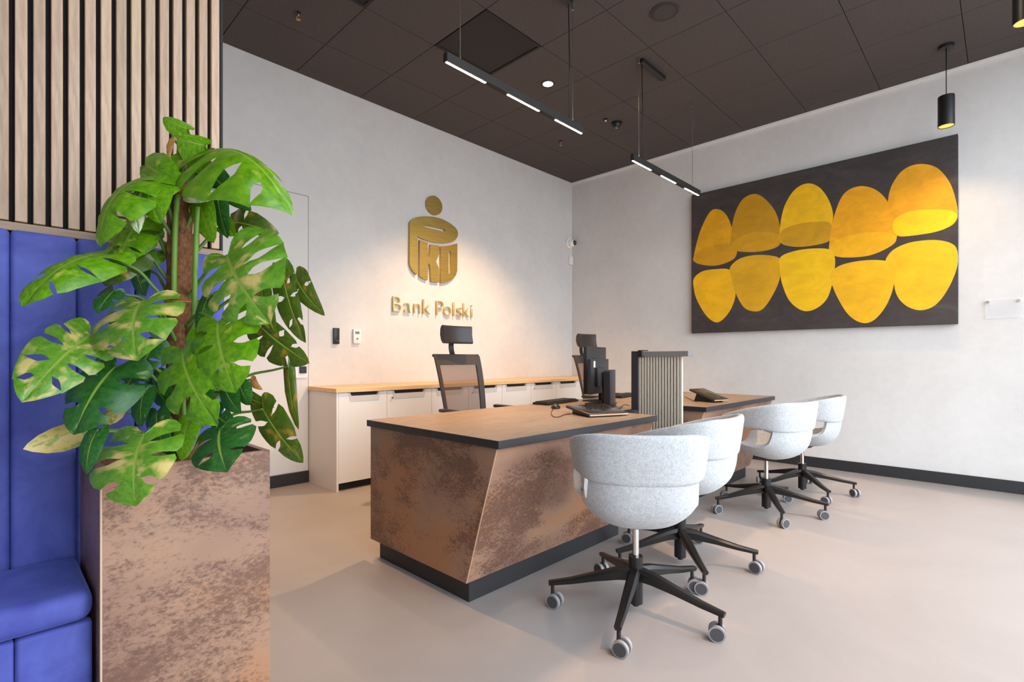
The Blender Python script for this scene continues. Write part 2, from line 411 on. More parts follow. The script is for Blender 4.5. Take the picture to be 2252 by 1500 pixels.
plant = thing('monstera_plant', 'tall monstera with glossy split leaves climbing a brown coir pole', 'plant', (0.40, 1.80, 0.735))
PO = Vector((0.40, 1.80, 0.735))
PB = at(400, 960, 1.545); PT = at(395, 395, 1.53)
PB.z = 0.70
bm = BM(); path = [PB.lerp(PT, k / 30) - PO for k in range(31)]
rr = [0.036 + rng.uniform(-0.003, 0.003) for _ in path]; rr[-1] = 0.03
tube(bm, path, rr, 20)
for v_ in bm.verts: v_.co += Vector((rng.uniform(-1, 1), rng.uniform(-1, 1), 0)) * 0.0025
obj('coir_pole', bm, M['moss'], plant, smooth=True)
for z in (0.33, 0.42, 0.60):
    bm = BM(); c = PB.lerp(PT, z) - PO
    ring = [c + Vector((math.cos(a), math.sin(a), 0.05 * math.sin(a))) * 0.0405 for a in [2 * math.pi * k / 20 for k in range(21)]]
    tube(bm, ring, 0.0016, 5); obj('tie', bm, M['sheath'], plant, smooth=True)

CTRL = [(.03, -.01), (.25, -.17), (.62, -.21), (.92, -.04), (1.0, .22), (.90, .50), (.62, .76), (.28, .93), (0, 1.0)]
OUT = catmull([(a, b_, 0) for a, b_ in CTRL], 12, False)
def outline(p):
    x = min(max(p, 0), 1) * (len(OUT) - 1); i = min(int(x), len(OUT) - 2)
    return OUT[i].lerp(OUT[i + 1], x - i)
QS = (0, .03, .10, .22, .36, .5, .64, .78, .9, 1.0)
def make_leaf(base, tip, d1, d2, wa, wb, kind='g', roll=0, arch=0.10, droop=0.25, slits=3, deep=0.30, gap=0.034, seed=0, pet=True):
    r = random.Random(seed * 31 + 5)
    B, T = at(*base, d1), at(*tip, d2)
    V = T - B; Ln = V.length; Vn = V.normalized()
    dx, dy = tip[0] - base[0], tip[1] - base[1]; k = math.hypot(dx, dy)
    U = (at(base[0] + dy / k * 10, base[1] - dx / k * 10, d1) - B)
    U = (U - Vn * U.dot(Vn)).normalized()
    Nn = U.cross(Vn).normalized()
    if Nn.dot(ORG - B) < 0: Nn = -Nn
    if roll:
        roll = max((roll, -roll), key=lambda a: (Matrix.Rotation(R(a), 3, Vn) @ Nn).z)
        rot = Matrix.Rotation(R(roll), 3, Vn); U, Nn = rot @ U, rot @ Nn
    mpp = (d1 + d2) / 2 / F
    bm = BM(); uvl = bm.loops.layers.uv.new('UVMap'); uvs = {}
    for side, wpx in ((1, wa), (-1, wb)):
        W = wpx * mpp
        sp = []
        n = slits if wpx > 20 else max(0, slits - 2)
        for i in range(n):
            sp.append((0.30 + 0.52 * (i + 0.5) / n + r.uniform(-.025, .025), deep + r.uniform(-.10, .14), gap * r.uniform(.55, 1.3), r.random() < 0.18))
        edges = [(0.0, None)] + [(a[0], a) for a in sp] + [(1.0, None)]
        for i in range(len(edges) - 1):
            (pa, sa), (pb, sb) = edges[i], edges[i + 1]
            nc = 7 if i == 0 else 5
            grid = []
            for j in range(nc + 1):
                f = j / nc; col = []
                for q in QS:
                    def sh(s, sign, q=q):
                        if s is None or q <= s[1]: return 0.0
                        x = (q - s[1]) / (1 - s[1])
                        g = min(1.0, x * 2.6) ** 0.65 * (1 - 0.45 * x)
                        if s[3]: g *= max(0.0, 1 - x) * 1.5
                        return sign * s[2] * g
                    p = (pa + sh(sa, 1)) * (1 - f) + (pb + sh(sb, -1)) * f
                    o = outline(p)
                    if (sa is not None and f < .5 and not sa[3]) or (sb is not None and f > .5 and not sb[3]): q = q * (1 - 0.10 * (1 - 4 * f * (1 - f)) ** 3 * q * q)
                    mm = max(0.0, (p - 0.2) / 0.8) ** 1.15 * 0.97
                    u = o.x * q; vv = mm + (o.y - mm) * q + 0.12 * q * (1 - q) * (1 - p)
                    if i > 0 and sb is not None: vv += 0.02 * q ** 3 * f
                    lob = math.sin(math.pi * f) * q * (1 - 0.3 * q)
                    z = arch * Ln * (4 * max(vv, -0.1) * (1 - vv)) - droop * W * u * u + 0.10 * W * u * (1 - u) + 0.07 * W * lob * (1 if i else 0.3)
                    z += 0.004 * math.sin(9 * p + seed) * q
                    co = B - PO + U * (side * u * W) + Vn * (vv * Ln) + Nn * z
                    vt = bm.verts.new(co); uvs[vt] = (p, q * side); col.append(vt)
                grid.append(col)
            for j in range(nc):
                for q in range(len(QS) - 1):
                    vs = (grid[j][q], grid[j + 1][q], grid[j + 1][q + 1], grid[j][q + 1])
                    try: bm.faces.new(vs if side > 0 else vs[::-1])
                    except ValueError: pass
    for f in bm.faces:
        for l in f.loops: l[uvl].uv = uvs[l.vert]
    bmesh.ops.remove_doubles(bm, verts=bm.verts, dist=0.0004)
    me = D.meshes.new('leaf'); bm.to_mesh(me); bm.free()
    o = link('leaf', me, LM[kind], plant, True)
    lab = {'v': 'green leaf with yellow and cream streaks', 'y': 'cream and yellow leaf', 'o': 'dull olive leaf', 't': 'dried tan leaf', 'p': 'pale leaf'}.get(kind)
    if lab: o['label'] = lab
    if pet:
        zz = max(0.78, B.z - 0.10 - 0.06 * r.random())
        f = (zz - PB.z) / (PT.z - PB.z); A = PB.lerp(PT, min(max(f, 0.02), 0.98))
        A = A + (B - A).normalized() * 0.03
        mid = A.lerp(B, 0.55) + Vector((0, 0, 0.035)) - Nn * 0.015
        pth = [A, A.lerp(mid, 0.55), mid, mid.lerp(B, 0.6) - Nn * 0.004, B]
        pth = [q - PO for q in catmull([tuple(x) for x in pth], 4, False)]
        bm = BM(); tube(bm, pth, [0.006 - 0.003 * i / (len(pth) - 1) for i in range(len(pth))], 7)
        obj('petiole', bm, M['petiole'], plant, smooth=True)
    return o
LEAVES = [
 ((250,640),(215,690),1.46,1.42,22,26,'d',0,.1,.3,1), ((290,830),(262,905),1.44,1.40,36,34,'d',0,.1,.3,2), ((228,470),(262,520),1.52,1.50,26,24,'g',0,.1,.3,0),
 ((345,905),(362,985),1.40,1.36,30,30,'d',0,.1,.3,1), ((470,470),(520,520),1.6,1.58,24,26,'g',0,.1,.3,1), ((455,660),(440,730),1.46,1.42,22,20,'d',0,.1,.3,0),
 ((452,320),(388,306),1.49,1.47,62,20,'g',0,.05,.3,0), ((414,285),(357,258),1.50,1.48,30,12,'g',0,.03,.2,0),
 ((320,362),(404,412),1.47,1.44,44,38,'g',0,.12,.5,0), ((324,388),(222,545),1.42,1.32,72,60,'g',28,.16,.7,3),
 ((325,388),(357,494),1.43,1.37,50,36,'g',0,.14,.5,1), ((292,425),(306,516),1.40,1.36,20,22,'p',25,.1,.6,0),
 ((304,490),(262,592),1.50,1.44,52,40,'g',0,.1,.3,2), ((468,328),(645,474),1.50,1.46,40,120,'g',48,.20,.75,4),
 ((466,385),(552,463),1.60,1.62,28,28,'d',0,.1,.3,1), ((512,490),(614,514),1.62,1.60,36,24,'o',0,.25,.3,1),
 ((440,432),(472,536),1.52,1.49,26,34,'g',0,.1,.4,0), ((478,410),(503,526),1.60,1.58,20,22,'d',0,.1,.3,1),
 ((499,562),(597,714),1.42,1.34,118,98,'v',0,.12,.28,4), ((622,600),(672,754),1.60,1.56,24,34,'o',0,.1,.3,3),
 ((650,606),(713,694),1.62,1.58,26,24,'o',0,.2,.4,1), ((575,720),(680,799),1.55,1.52,30,54,'o',0,.08,.3,3),
 ((479,708),(520,865),1.36,1.27,88,74,'g',0,.10,.28,3), ((402,770),(481,937),1.36,1.26,64,86,'g',0,.12,.28,3),
 ((335,832),(376,895),1.48,1.44,34,32,'d',0,.1,.5,0), ((484,945),(500,1038),1.36,1.29,72,76,'d',0,.14,.35,2),
 ((633,806),(656,946),1.60,1.58,14,14,'o',0,.06,.4,1), ((578,900),(666,1018),1.55,1.50,38,36,'o',0,.06,.3,2),
 ((544,870),(604,896),1.60,1.58,15,16,'o',0,.2,.4,0), ((528,846),(550,892),1.55,1.52,20,20,'d',0,.1,.4,0),
 ((229,558),(52,679),1.38,1.22,58,62,'g',30,.15,.6,3), ((318,502),(246,580),1.52,1.48,42,46,'g',0,.1,.3,2),
 ((290,558),(230,629),1.47,1.43,44,40,'o',0,.14,.4,1), ((338,552),(280,604),1.55,1.52,30,28,'g',0,.1,.3,0),
 ((312,662),(303,794),1.34,1.26,86,116,'v',0,.14,.4,3), ((197,738),(48,887),1.31,1.15,70,76,'v',0,.10,.25,4),
 ((254,806),(164,958),1.34,1.25,78,66,'d',0,.12,.35,2), ((172,946),(50,988),1.33,1.22,36,24,'y',0,.06,.3,0),
 ((318,860),(312,938),1.42,1.38,22,28,'d',0,.1,.4,0), ((318,954),(298,1113),1.26,1.18,80,116,'v',0,.12,.35,3),
 ((212,948),(190,1042),1.25,1.20,26,24,'d',0,.1,.3,0), ((415,926),(402,1014),1.40,1.36,28,28,'g',0,.1,.3,0),
 ((256,898),(234,938),1.40,1.37,20,20,'y',0,.1,.3,0), ((300,588),(322,652),1.56,1.55,24,24,'d',0,.1,.3,0),
 ((496,858),(530,908),1.44,1.40,26,26,'d',0,.1,.3,0), ((552,834),(576,857),1.58,1.57,10,10,'t',0,.2,.5,0),
 ((380,303),(371,354),1.49,1.48,7,9,'t',0,.1,.6,0), ((456,410),(403,442),1.48,1.45,30,20,'p',0,.2,.4,0),  # last leaf here: a highlight put into its pale colour
 ((426,362),(442,424),1.58,1.57,22,20,'d',0,.1,.3,0), ((270,700),(225,700),1.48,1.42,18,16,'d',0,.1,.3,1),
 ((340,760),(300,840),1.46,1.42,30,34,'d',0,.1,.3,1), ((440,830),(455,900),1.46,1.42,36,34,'d',0,.1,.3,1),
 ((575,640),(605,735),1.50,1.48,22,24,'o',0,.1,.3,1), ((470,905),(520,945),1.46,1.43,26,30,'d',0,.1,.3,1),
]
for i, a in enumerate(LEAVES):
    make_leaf(*a[:2], *a[2:], seed=i + 1)
for pts in (((390,428),(385,520),(383,600),(383,655)), ((434,455),(430,560),(428,640),(426,702)), ((402,860),(404,940),(400,985)), ((365,880),(368,940),(375,985))):
    bm = BM(); tube(bm, [q - PO for q in catmull([tuple(at(*q, 1.485)) for q in pts], 5, False)], 0.0075, 8); obj('stem', bm, M['stem'], plant, smooth=True)
bm = BM(); tube(bm, [q - PO for q in catmull([tuple(at(*q)) for q in ((478,712,1.38),(440,690,1.44),(410,718,1.5))], 5, False)], 0.006, 8); obj('stem', bm, M['stem'], plant, smooth=True)
bm = BM(); tube(bm, [q - PO for q in catmull([tuple(at(*q)) for q in ((452,322,1.5),(448,370,1.52),(436,420,1.53))], 5, False)], 0.005, 8); obj('stem', bm, M['stem'], plant, smooth=True)

# ------------------------------------------------------------------ low cabinets along the logo wall
CF = 3.87
cab_x = [1.957, 2.423, 2.902, 3.36, 3.832, 4.293, 4.752, 5.21, 5.708]
order = ['first and leftmost, with an exposed white side', 'second from the left end', 'third from the left end', 'fourth from the left end',
         'fifth from the left end', 'sixth from the left end', 'seventh from the left end', 'last on the right by the room corner']
for i in range(8):
    x0, x1 = cab_x[i], cab_x[i + 1]; wd = x1 - x0
    c = thing('low_cabinet', 'white handleless base cabinet under the oak top, ' + order[i], 'cabinet', (x0, CF, 0), 0, 'white low cabinets along the logo wall')
    bm = BM(); box(bm, 0.0, 0.018, 0.0 if i == 0 else 0.021, 0.508, 0.0 if i == 0 else 0.06, 0.798); box(bm, wd - 0.0185, wd - 0.0005, 0.021, 0.508, 0.06, 0.798)
    box(bm, 0.018, wd - 0.0185, 0.021, 0.508, 0.06, 0.078); box(bm, 0.018, wd - 0.0185, 0.49, 0.508, 0.078, 0.798); box(bm, 0.018, wd - 0.0185, 0.06, 0.49, 0.78, 0.798)
    obj('carcass', bm, M['white'], c)
    dx0 = 0.0195 if i == 0 else 0.0016
    a, b_ = wd * (0.28 if i == 0 else 0.17), wd * 0.80
    bm = BM(); prism(bm, [(dx0, 0.065), (wd - 0.0016, 0.065), (wd - 0.0016, 0.796), (b_ + 0.012, 0.796), (b_, 0.770), (a, 0.770), (a - 0.012, 0.796), (dx0, 0.796)], 'y', 0.0, 0.018)
    d_ = obj('door', bm, M['white'], c)
    bm = BM(); box(bm, a - 0.01, b_ + 0.01, 0.022, 0.055, 0.745, 0.797); obj('grip_recess', bm, M['black_matt'], c)
    bm = BM(); prism(bm, [(a - 0.03, 0.795), (a - 0.012, 0.724), (b_ + 0.012, 0.724), (b_ + 0.03, 0.795), (b_ + 0.012, 0.795), (b_, 0.770), (a, 0.770), (a - 0.012, 0.795)], 'y', -0.002, -0.0002); obj('grip_plate', bm, mat('grip_grey', srgb(206, 200, 196), 0.5), d_)  # trapezoid a little greyer than the door
    if i % 2 == 1:
        bm = BM(); cyl(bm, (0, 0), 0.009, -0.006, 0.0, 16)
        k = obj('lock', bm, M['steel'], d_); k.rotation_euler = (R(-90), 0, 0); k.location = (0.05, -0.0062, 0.735)
    bm = BM(); box(bm, 0.03 if i == 0 else 0.0, wd, 0.05, 0.07, 0.0, 0.06); obj('toe_kick', bm, M['black_matt'], c)
bm = BM(); box(bm, 1.948, 5.715, CF - 0.012, WY - 0.004, 0.800, 0.835, 0.003, 2)
tag(obj('cabinet_worktop', bm, M['oak_top']), 'long light oak worktop on the white cabinets below the gold sign', 'worktop')

# ------------------------------------------------------------------ gold emblem and lettering
def fill_shape(loops, y0, y1):
    cu = D.curves.new('shape', 'CURVE'); cu.dimensions = '2D'; cu.fill_mode = 'BOTH'; cu.extrude = (y1 - y0) / 2
    for lp in loops:
        s = cu.splines.new('POLY'); s.points.add(len(lp) - 1); s.use_cyclic_u = True
        for i, p in enumerate(lp): s.points[i].co = (p[0], p[1], 0, 1)
    o = D.objects.new('shape', cu); COL.objects.link(o)
    dg = bpy.context.evaluated_depsgraph_get(); me = D.meshes.new_from_object(o.evaluated_get(dg))
    D.objects.remove(o); D.curves.remove(cu)
    me.transform(Matrix(((1, 0, 0, 0), (0, 0, -1, (y0 + y1) / 2), (0, 1, 0, 0), (0, 0, 0, 1))))
    return me
def lz(x, y): q = on_y(840 + x / 4.8385, 410 + y / 4.8385, WY); return (q.x - 3.3, q.z - 2.3)
emb = thing('wall_emblem', 'large gold raised emblem on the wall above the lettering, with a round disc on top', 'sign', (3.3, WY, 2.3))
hc = lz(543, 207)
bm = BM(); prism(bm, [(hc[0] + 0.104 * math.cos(a), hc[1] + 0.1 * math.sin(a)) for a in [2 * math.pi * k / 48 for k in range(48)]], 'y', -0.03, -0.0005); obj('disc', bm, M['gold'], emb)
def sm(pts, n=4): return [(q.x, q.y) for q in catmull([(*lz(*p), 0) for p in pts], n)]
P = [(280,400),(280,470),(280,560),(280,650),(280,740),(281,825),(300,880),(326,918),(354,942),(358,900),(360,800),(361,700),(361,600),(362,537),(395,552),(440,571),(540,598),(640,606),(740,588),(782,548),(791,500),(768,448),(700,393),(620,352),(520,328),(420,325),(340,338),(296,368)]
hole = [(440,417),(540,436),(640,457),(660,474),(640,486),(540,462),(440,438)]
me = fill_shape([sm(P), [lz(*p) for p in hole]], -0.03, -0.0005); link('letter', me, M['gold'], emb)
K = [(385,575),(470,603),(472,690),(473,762),(488,740),(496,690),(498,622),(592,637),(590,725),(572,770),(558,803),(575,840),(588,880),(590,1024),(508,1016),(504,940),(500,868),(490,838),(477,818),(473,860),(470,1000),(425,985),(385,958)]
me = fill_shape([[lz(*p) for p in K]], -0.03, -0.0005); link('letter', me, M['gold'], emb)
O_ = [(610,640),(700,632),(784,611),(784,800),(783,905),(768,950),(735,988),(690,1016),(640,1028),(611,1031)]
me = fill_shape([[lz(*p) for p in O_], [lz(*p) for p in [(692,700),(700,688),(712,690),(717,702),(717,925),(710,937),(698,936),(692,925)]]], -0.03, -0.0005); link('letter', me, M['gold'], emb)
let = thing('wall_lettering', 'gold raised lettering on the wall below the round emblem', 'sign', (3.32, WY, 1.54))
for ch, xa, xb, kind in (('B', 105, 195, 'c'), ('a', 222, 300, 'x'), ('n', 330, 394, 'x'), ('k', 425, 500, 'c'), ('P', 568, 640, 'c'), ('o', 645, 722, 'x'), ('l', 742, 760, 'c'), ('s', 780, 836, 'x'), ('k', 852, 912, 'c'), ('i', 928, 956, 'c')):
    X_a = on_y(840 + xa / 4.8385, 660, WY).x; X_b = on_y(840 + xb / 4.8385, 660, WY).x
    cu = D.curves.new('t', 'FONT'); cu.body = ch; cu.size = 0.235; cu.extrude = 0.009; cu.bevel_depth = 0.0015; cu.bevel_resolution = 1; cu.offset = -0.006
    o = D.objects.new('t', cu); COL.objects.link(o)
    me = D.meshes.new_from_object(o.evaluated_get(bpy.context.evaluated_depsgraph_get())); D.objects.remove(o); D.curves.remove(cu)
    lo, hi = min(v_.co.x for v_ in me.vertices), max(v_.co.x for v_ in me.vertices)
    sx = min(1.25, max(0.75, (X_b - X_a) / (hi - lo)))
    me.transform(Matrix.Translation((-(lo + hi) / 2, 0, 0)))
    me.transform(Matrix(((sx, 0, 0, (X_a + X_b) / 2 - 3.32), (0, 0, -1, -0.018), (0, 1, 0, 0), (0, 0, 0, 1))))
    o = link('letter', me, M['gold_light'], let); o['label'] = 'gold letter ' + ch

# ------------------------------------------------------------------ painting
pt = thing('wall_painting', 'large dark canvas painted with two rows of yellow domes', 'painting', (WX, 1.45, 1.37))
py0, py1, pz0, pz1 = 0.292, 2.610, 1.370, 2.962
bm = BM(); box(bm, -0.060, -0.001, py0 - 1.45, py1 - 1.45, 0, pz1 - pz0, 0.003, 1)
m = mat('painted_ground', srgb(64, 56, 54), 0.7); v = texco(m, (1, 1, 2.2)); n1 = noise(m, v, 3.2, 7, 0.68, 0.8)
setcol(m, ramp(m, n1, [(0.3, srgb(50, 44, 43)), (0.6, srgb(68, 60, 58)), (0.8, srgb(92, 82, 76))]))
obj('canvas', bm, m, pt)
def px(x, y): q = on_x(1480 + x / 1.8756, y / 1.8756, WX - 0.061); return (min(max(q.y, py0 + 0.002), py1 - 0.002) - 1.45, q.z - 1.37)
DOMES = [
 ([(85,1060),(110,960),(148,880),(180,862),(215,880),(240,930),(262,1010),(262,1050),(240,1075),(180,1095),(120,1092),(90,1080)], (228,164,6)),
 ([(100,1040),(150,1015),(210,1006),(258,1012),(262,1050),(240,1074),(180,1094),(120,1091),(93,1075)], (214,152,8)),
 ([(237,1000),(250,900),(285,825),(340,800),(390,830),(430,890),(445,975),(440,1010),(400,1030),(330,1040),(260,1035),(240,1020)], (198,144,12)),
 ([(242,1008),(290,970),(360,955),(438,968),(443,1000),(400,1029),(330,1039),(260,1034)], (214,156,10)),
 ([(442,930),(460,850),(500,785),(550,757),(600,770),(640,820),(660,880),(656,930),(648,990),(580,1012),(510,1018),(455,1008),(442,985)], (246,188,8)),
 ([(446,955),(500,928),(580,915),(650,921),(648,988),(580,1011),(510,1017),(452,1003)], (206,152,12)),
 ([(645,1000),(665,890),(705,800),(770,768),(840,785),(890,840),(918,930),(922,985),(880,1025),(800,1055),(700,1062),(650,1045)], (240,166,6)),
 ([(647,1022),(690,982),(790,960),(880,958),(921,981),(900,1014),(810,1054),(700,1062),(652,1044)], (247,180,6)),
 ([(886,835),(900,770),(945,705),(1010,677),(1085,690),(1140,750),(1168,830),(1177,890),(1150,930),(1080,955),(990,972),(922,970),(910,905),(890,860)], (234,162,10)),
 ([(912,908),(980,872),(1080,864),(1150,870),(1177,897),(1130,940),(1040,965),(924,969)], (252,200,8)),
 ([(86,1150),(120,1120),(180,1110),(236,1115),(256,1175),(256,1230),(230,1290),(185,1330),(140,1305),(100,1240),(86,1190)], (250,186,8)),
 ([(235,1105),(270,1070),(330,1053),(410,1055),(443,1075),(440,1150),(410,1220),(370,1275),(330,1284),(290,1265),(255,1200),(240,1140)], (226,168,16)),
 ([(442,1062),(500,1036),(580,1025),(650,1030),(667,1060),(668,1100),(655,1180),(630,1240),(580,1278),(530,1280),(480,1240),(450,1170),(441,1110)], (252,196,8)),
 ([(878,1070),(910,1030),(980,1000),(1080,990),(1150,1005),(1176,1040),(1170,1110),(1130,1200),(1080,1260),(1020,1280),(960,1260),(920,1210),(905,1120),(885,1090)], (246,192,12)),
 ([(650,1130),(690,1095),(780,1075),(870,1075),(916,1098),(910,1180),(880,1260),(830,1320),(780,1332),(725,1300),(680,1230),(655,1170)], (247,186,12)),
]
for i, (pts, c) in enumerate(DOMES):
    lp = [(q.x, q.y) for q in catmull([(*px(*p), 0) for p in pts], 5)]
    bm = BM(); a = [bm.verts.new((-0.0604 - 0.00012 * i, p[0], p[1])) for p in lp]; bm.faces.new(a)
    if bm.faces[:] and True:
        bm.faces.ensure_lookup_table(); bm.faces[0].normal_update()
    m = mat('yellow_paint', srgb(*c), 0.6); v = texco(m, (1, 1, 1.6)); n1 = noise(m, v, 5, 6, 0.66, 0.6)
    d0 = srgb(*[max(0, int(k * 0.93)) for k in c]); d1 = srgb(*[min(255, int(k * 1.03)) for k in c])
    setcol(m, ramp(m, n1, [(0.35, d0), (0.65, d1)]))
    obj('painted_base' if i in (1, 3, 5, 7, 9) else 'painted_dome', bm, m, pt)

# ------------------------------------------------------------------ service desks
def desk(x0, x1, label):
    d = thing('service_desk', label, 'desk', (x0, 1.49, 0))
    L = x1 - x0; y = lambda a: a - 1.49
    zt, th = 0.745, 0.034
    bm = BM(); box(bm, 0.0, L, y(1.472), y(2.50), zt - th, zt, 0.0015, 1)
    for f in bm.faces: f.material_index = 0 if f.normal.z > 0.9 else 1
    bm.normal_update()
    for f in bm.faces: f.material_index = 0 if f.normal.z > 0.9 else 1
    obj('desktop', bm, [M['desk_top'], M['edge']], d)
    zb, zc = 0.10, zt - th
    yt, yb, ye = y(1.492), y(1.684), y(2.478)
    bm = BM(); prism(bm, [(yb, zb), (ye, zb), (ye, zc), (yt, zc)], 'x', 0.012, 0.030); obj('side_panel', bm, M['rust'], d)
    bm = BM(); prism(bm, [(yb, zb), (ye, zb), (ye, zc), (yt, zc)], 'x', L - 0.030, L - 0.012); obj('side_panel', bm, M['rust'], d)
    bm = BM(); prism(bm, [(yb, zb), (yb + 0.018, zb), (yt + 0.018, zc), (yt, zc)], 'x', 0.030, L - 0.030); obj('front_panel', bm, M['rust'], d)
    for xx in (0.0112, L - 0.0142):
        bm = BM(); prism(bm, [(yb - 0.0006, zb), (yb + 0.004, zb), (yt + 0.004, zc), (yt - 0.0006, zc)], 'x', xx, xx + 0.003); e = obj('edge_strip', bm, M['edge_light'], d); e['label'] = 'pale edge band'
    bm = BM(); box(bm, 0.045, L - 0.05, y(1.705), y(2.44), 0.0, zb, 0.002, 1); obj('plinth', bm, M['plinth'], d)
    bm = BM(); box(bm, 0.030, L - 0.030, y(1.95), y(1.968), 0.25, zc); obj('modesty_panel', bm, M['black_matt'], d)
    return d
desk(1.438, 2.742, 'near brown rust-patterned service desk with dark-edged top, beside the planter')
desk(3.425, 4.862, 'far brown rust-patterned service desk behind the slatted privacy screen')

lk = thing('link_worktop', 'short tan worktop joining the two desks under the monitors', 'worktop', (2.744, 1.77, 0))
bm = BM(); box(bm, 0.0, 0.679, 0.0, 0.73, 0.711, 0.745, 0.0015, 1); bm.normal_update()
for f in bm.faces: f.material_index = 0 if f.normal.z > 0.9 else 1
obj('top', bm, [M['desk_top'], M['edge']], lk)
bm = BM(); box(bm, 0.05, 0.63, 0.35, 0.368, 0.0, 0.711); obj('support_panel', bm, M['black_matt'], lk)
scr = thing('privacy_screen', 'slatted privacy screen with grey top rail standing between the two desks', 'screen', (2.93, 1.58, 0.35))
sy = lambda a: a - 1.5 + 0.005
bm = BM(); box(bm, 0.016, 0.050, sy(1.345), sy(1.615), 0.05, 0.735); obj('backing_panel', bm, M['felt'], scr)
for k in range(15):
    y = 1.332 + (1.612 - 1.332) * k / 14.0
    bm = BM(); box(bm, 0.0, 0.018, sy(y - 0.006), sy(y + 0.006), 0.05, 0.742, 0.001, 1); obj('slat', bm, M['screen_slat'], scr)
bm = BM(); box(bm, -0.012, 0.060, sy(1.280), sy(1.585), 0.742, 0.775, 0.002, 1); obj('top_rail', bm, M['grey_rail'], scr)
bm = BM(); box(bm, -0.006, 0.060, sy(1.618), sy(1.672), 0.395, 0.778, 0.003, 1); obj('post', bm, M['anthracite'], scr)
bm = BM(); box(bm, -0.016, 0.064, sy(1.585), sy(1.618), 0.738, 0.784, 0.003, 1); obj('rail_cap', bm, M['black'], scr)

# ------------------------------------------------------------------ visitor chairs
def leg_mesh():
    bm = BM()
    path = [(0.02, 0, 0.165), (0.08, 0, 0.160), (0.18, 0, 0.140), (0.28, 0, 0.118), (0.372, 0, 0.104)]
    wd = [0.026, 0.024, 0.021, 0.018, 0.015]; hh = [0.030, 0.026, 0.018, 0.013, 0.010]
    sweep(bm, path, lambda i: [(-wd[i], hh[i] * .3), (-wd[i] * .55, hh[i] * .8), (wd[i] * .55, hh[i] * .8), (wd[i], hh[i] * .3), (wd[i] * .7, -hh[i]), (-wd[i] * .7, -hh[i])])
    return bm
def caster_mesh(ang):
    bm = BM(); r = 0.031
    cyl(bm, (0, 0), 0.008, 0.05, 0.104, 10, mi=0)
    c, s = math.cos(ang), math.sin(ang)
    base = Vector((c * 0.012, s * 0.012, r))
    ax = Vector((-s, c, 0)); fw = Vector((c, s, 0))
    def disc(t0, t1, rad, mi, n=20):
        a = [bm.verts.new(base + ax * t0 + fw * (rad * math.cos(2 * math.pi * k / n)) + Vector((0, 0, rad * math.sin(2 * math.pi * k / n)))) for k in range(n)]
        b_ = [bm.verts.new(base + ax * t1 + fw * (rad * math.cos(2 * math.pi * k / n)) + Vector((0, 0, rad * math.sin(2 * math.pi * k / n)))) for k in range(n)]
        for k in range(n):
            f = bm.faces.new((a[k], a[(k + 1) % n], b_[(k + 1) % n], b_[k])); f.material_index = mi
        f = bm.faces.new(a); f.material_index = mi; f = bm.faces.new(b_); f.material_index = mi
    for sg in (-1, 1):
        disc(sg * 0.009, sg * 0.0245, r, 1); disc(sg * 0.0245, sg * 0.0262, r * 0.80, 2)
    disc(-0.009, 0.009, r * 0.72, 0)
    return bm
def superloop(pts_n): pass
def band_mesh():
    plan = [(-.236, .175), (-.249, .09), (-.255, -.01), (-.244, -.115), (-.203, -.205), (-.115, -.252), (0, -.265)]
    plan = plan + [(-a, b_) for a, b_ in plan[-2::-1]]
    path = catmull([(a, b_, 0) for a, b_ in plan], 4, False)
    n = len(path); bm = BM(); rows = []
    for i, p in enumerate(path):
        s = abs(2 * i / (n - 1) - 1)                 # 0 at the back, 1 at the arm tips
        top = 0.792 - 0.118 * max(0, (s - 0.25) / 0.75) ** 1.3
        bot = 0.590 + 0.020 * min(1, s / 0.5) ** 2
        tn = (path[min(i + 1, n - 1)] - path[max(i - 1, 0)]).normalized(); nr = Vector((tn.y, -tn.x, 0))
        if nr.dot(Vector((p.x, p.y - 0.05, 0))) < 0: nr = -nr
        th = 0.020 - 0.003 * s
        if i in (0, n - 1): th *= 0.55; top -= 0.02; bot += 0.018
        h2 = (top - bot) / 2; zc = (top + bot) / 2; lean = 0.030 * (1 - s * 0.6)
        sec = []
        for a in range(16):
            ang = 2 * math.pi * a / 16; ca, sa_ = math.cos(ang), math.sin(ang)
            xx = th * math.copysign(abs(ca) ** 0.55, ca); zz = h2 * math.copysign(abs(sa_) ** 0.28, sa_)
            sec.append(bm.verts.new(Vector((p.x, p.y, zc + zz)) + nr * (xx + lean * (zz / h2) * 0.5 + 0.004)))
        rows.append(sec)
    for i in range(n - 1):
        for k in range(16): bm.faces.new((rows[i][k], rows[i][(k + 1) % 16], rows[i + 1][(k + 1) % 16], rows[i + 1][k]))
    bm.faces.new(rows[0]); bm.faces.new(rows[-1][::-1])
    return bm
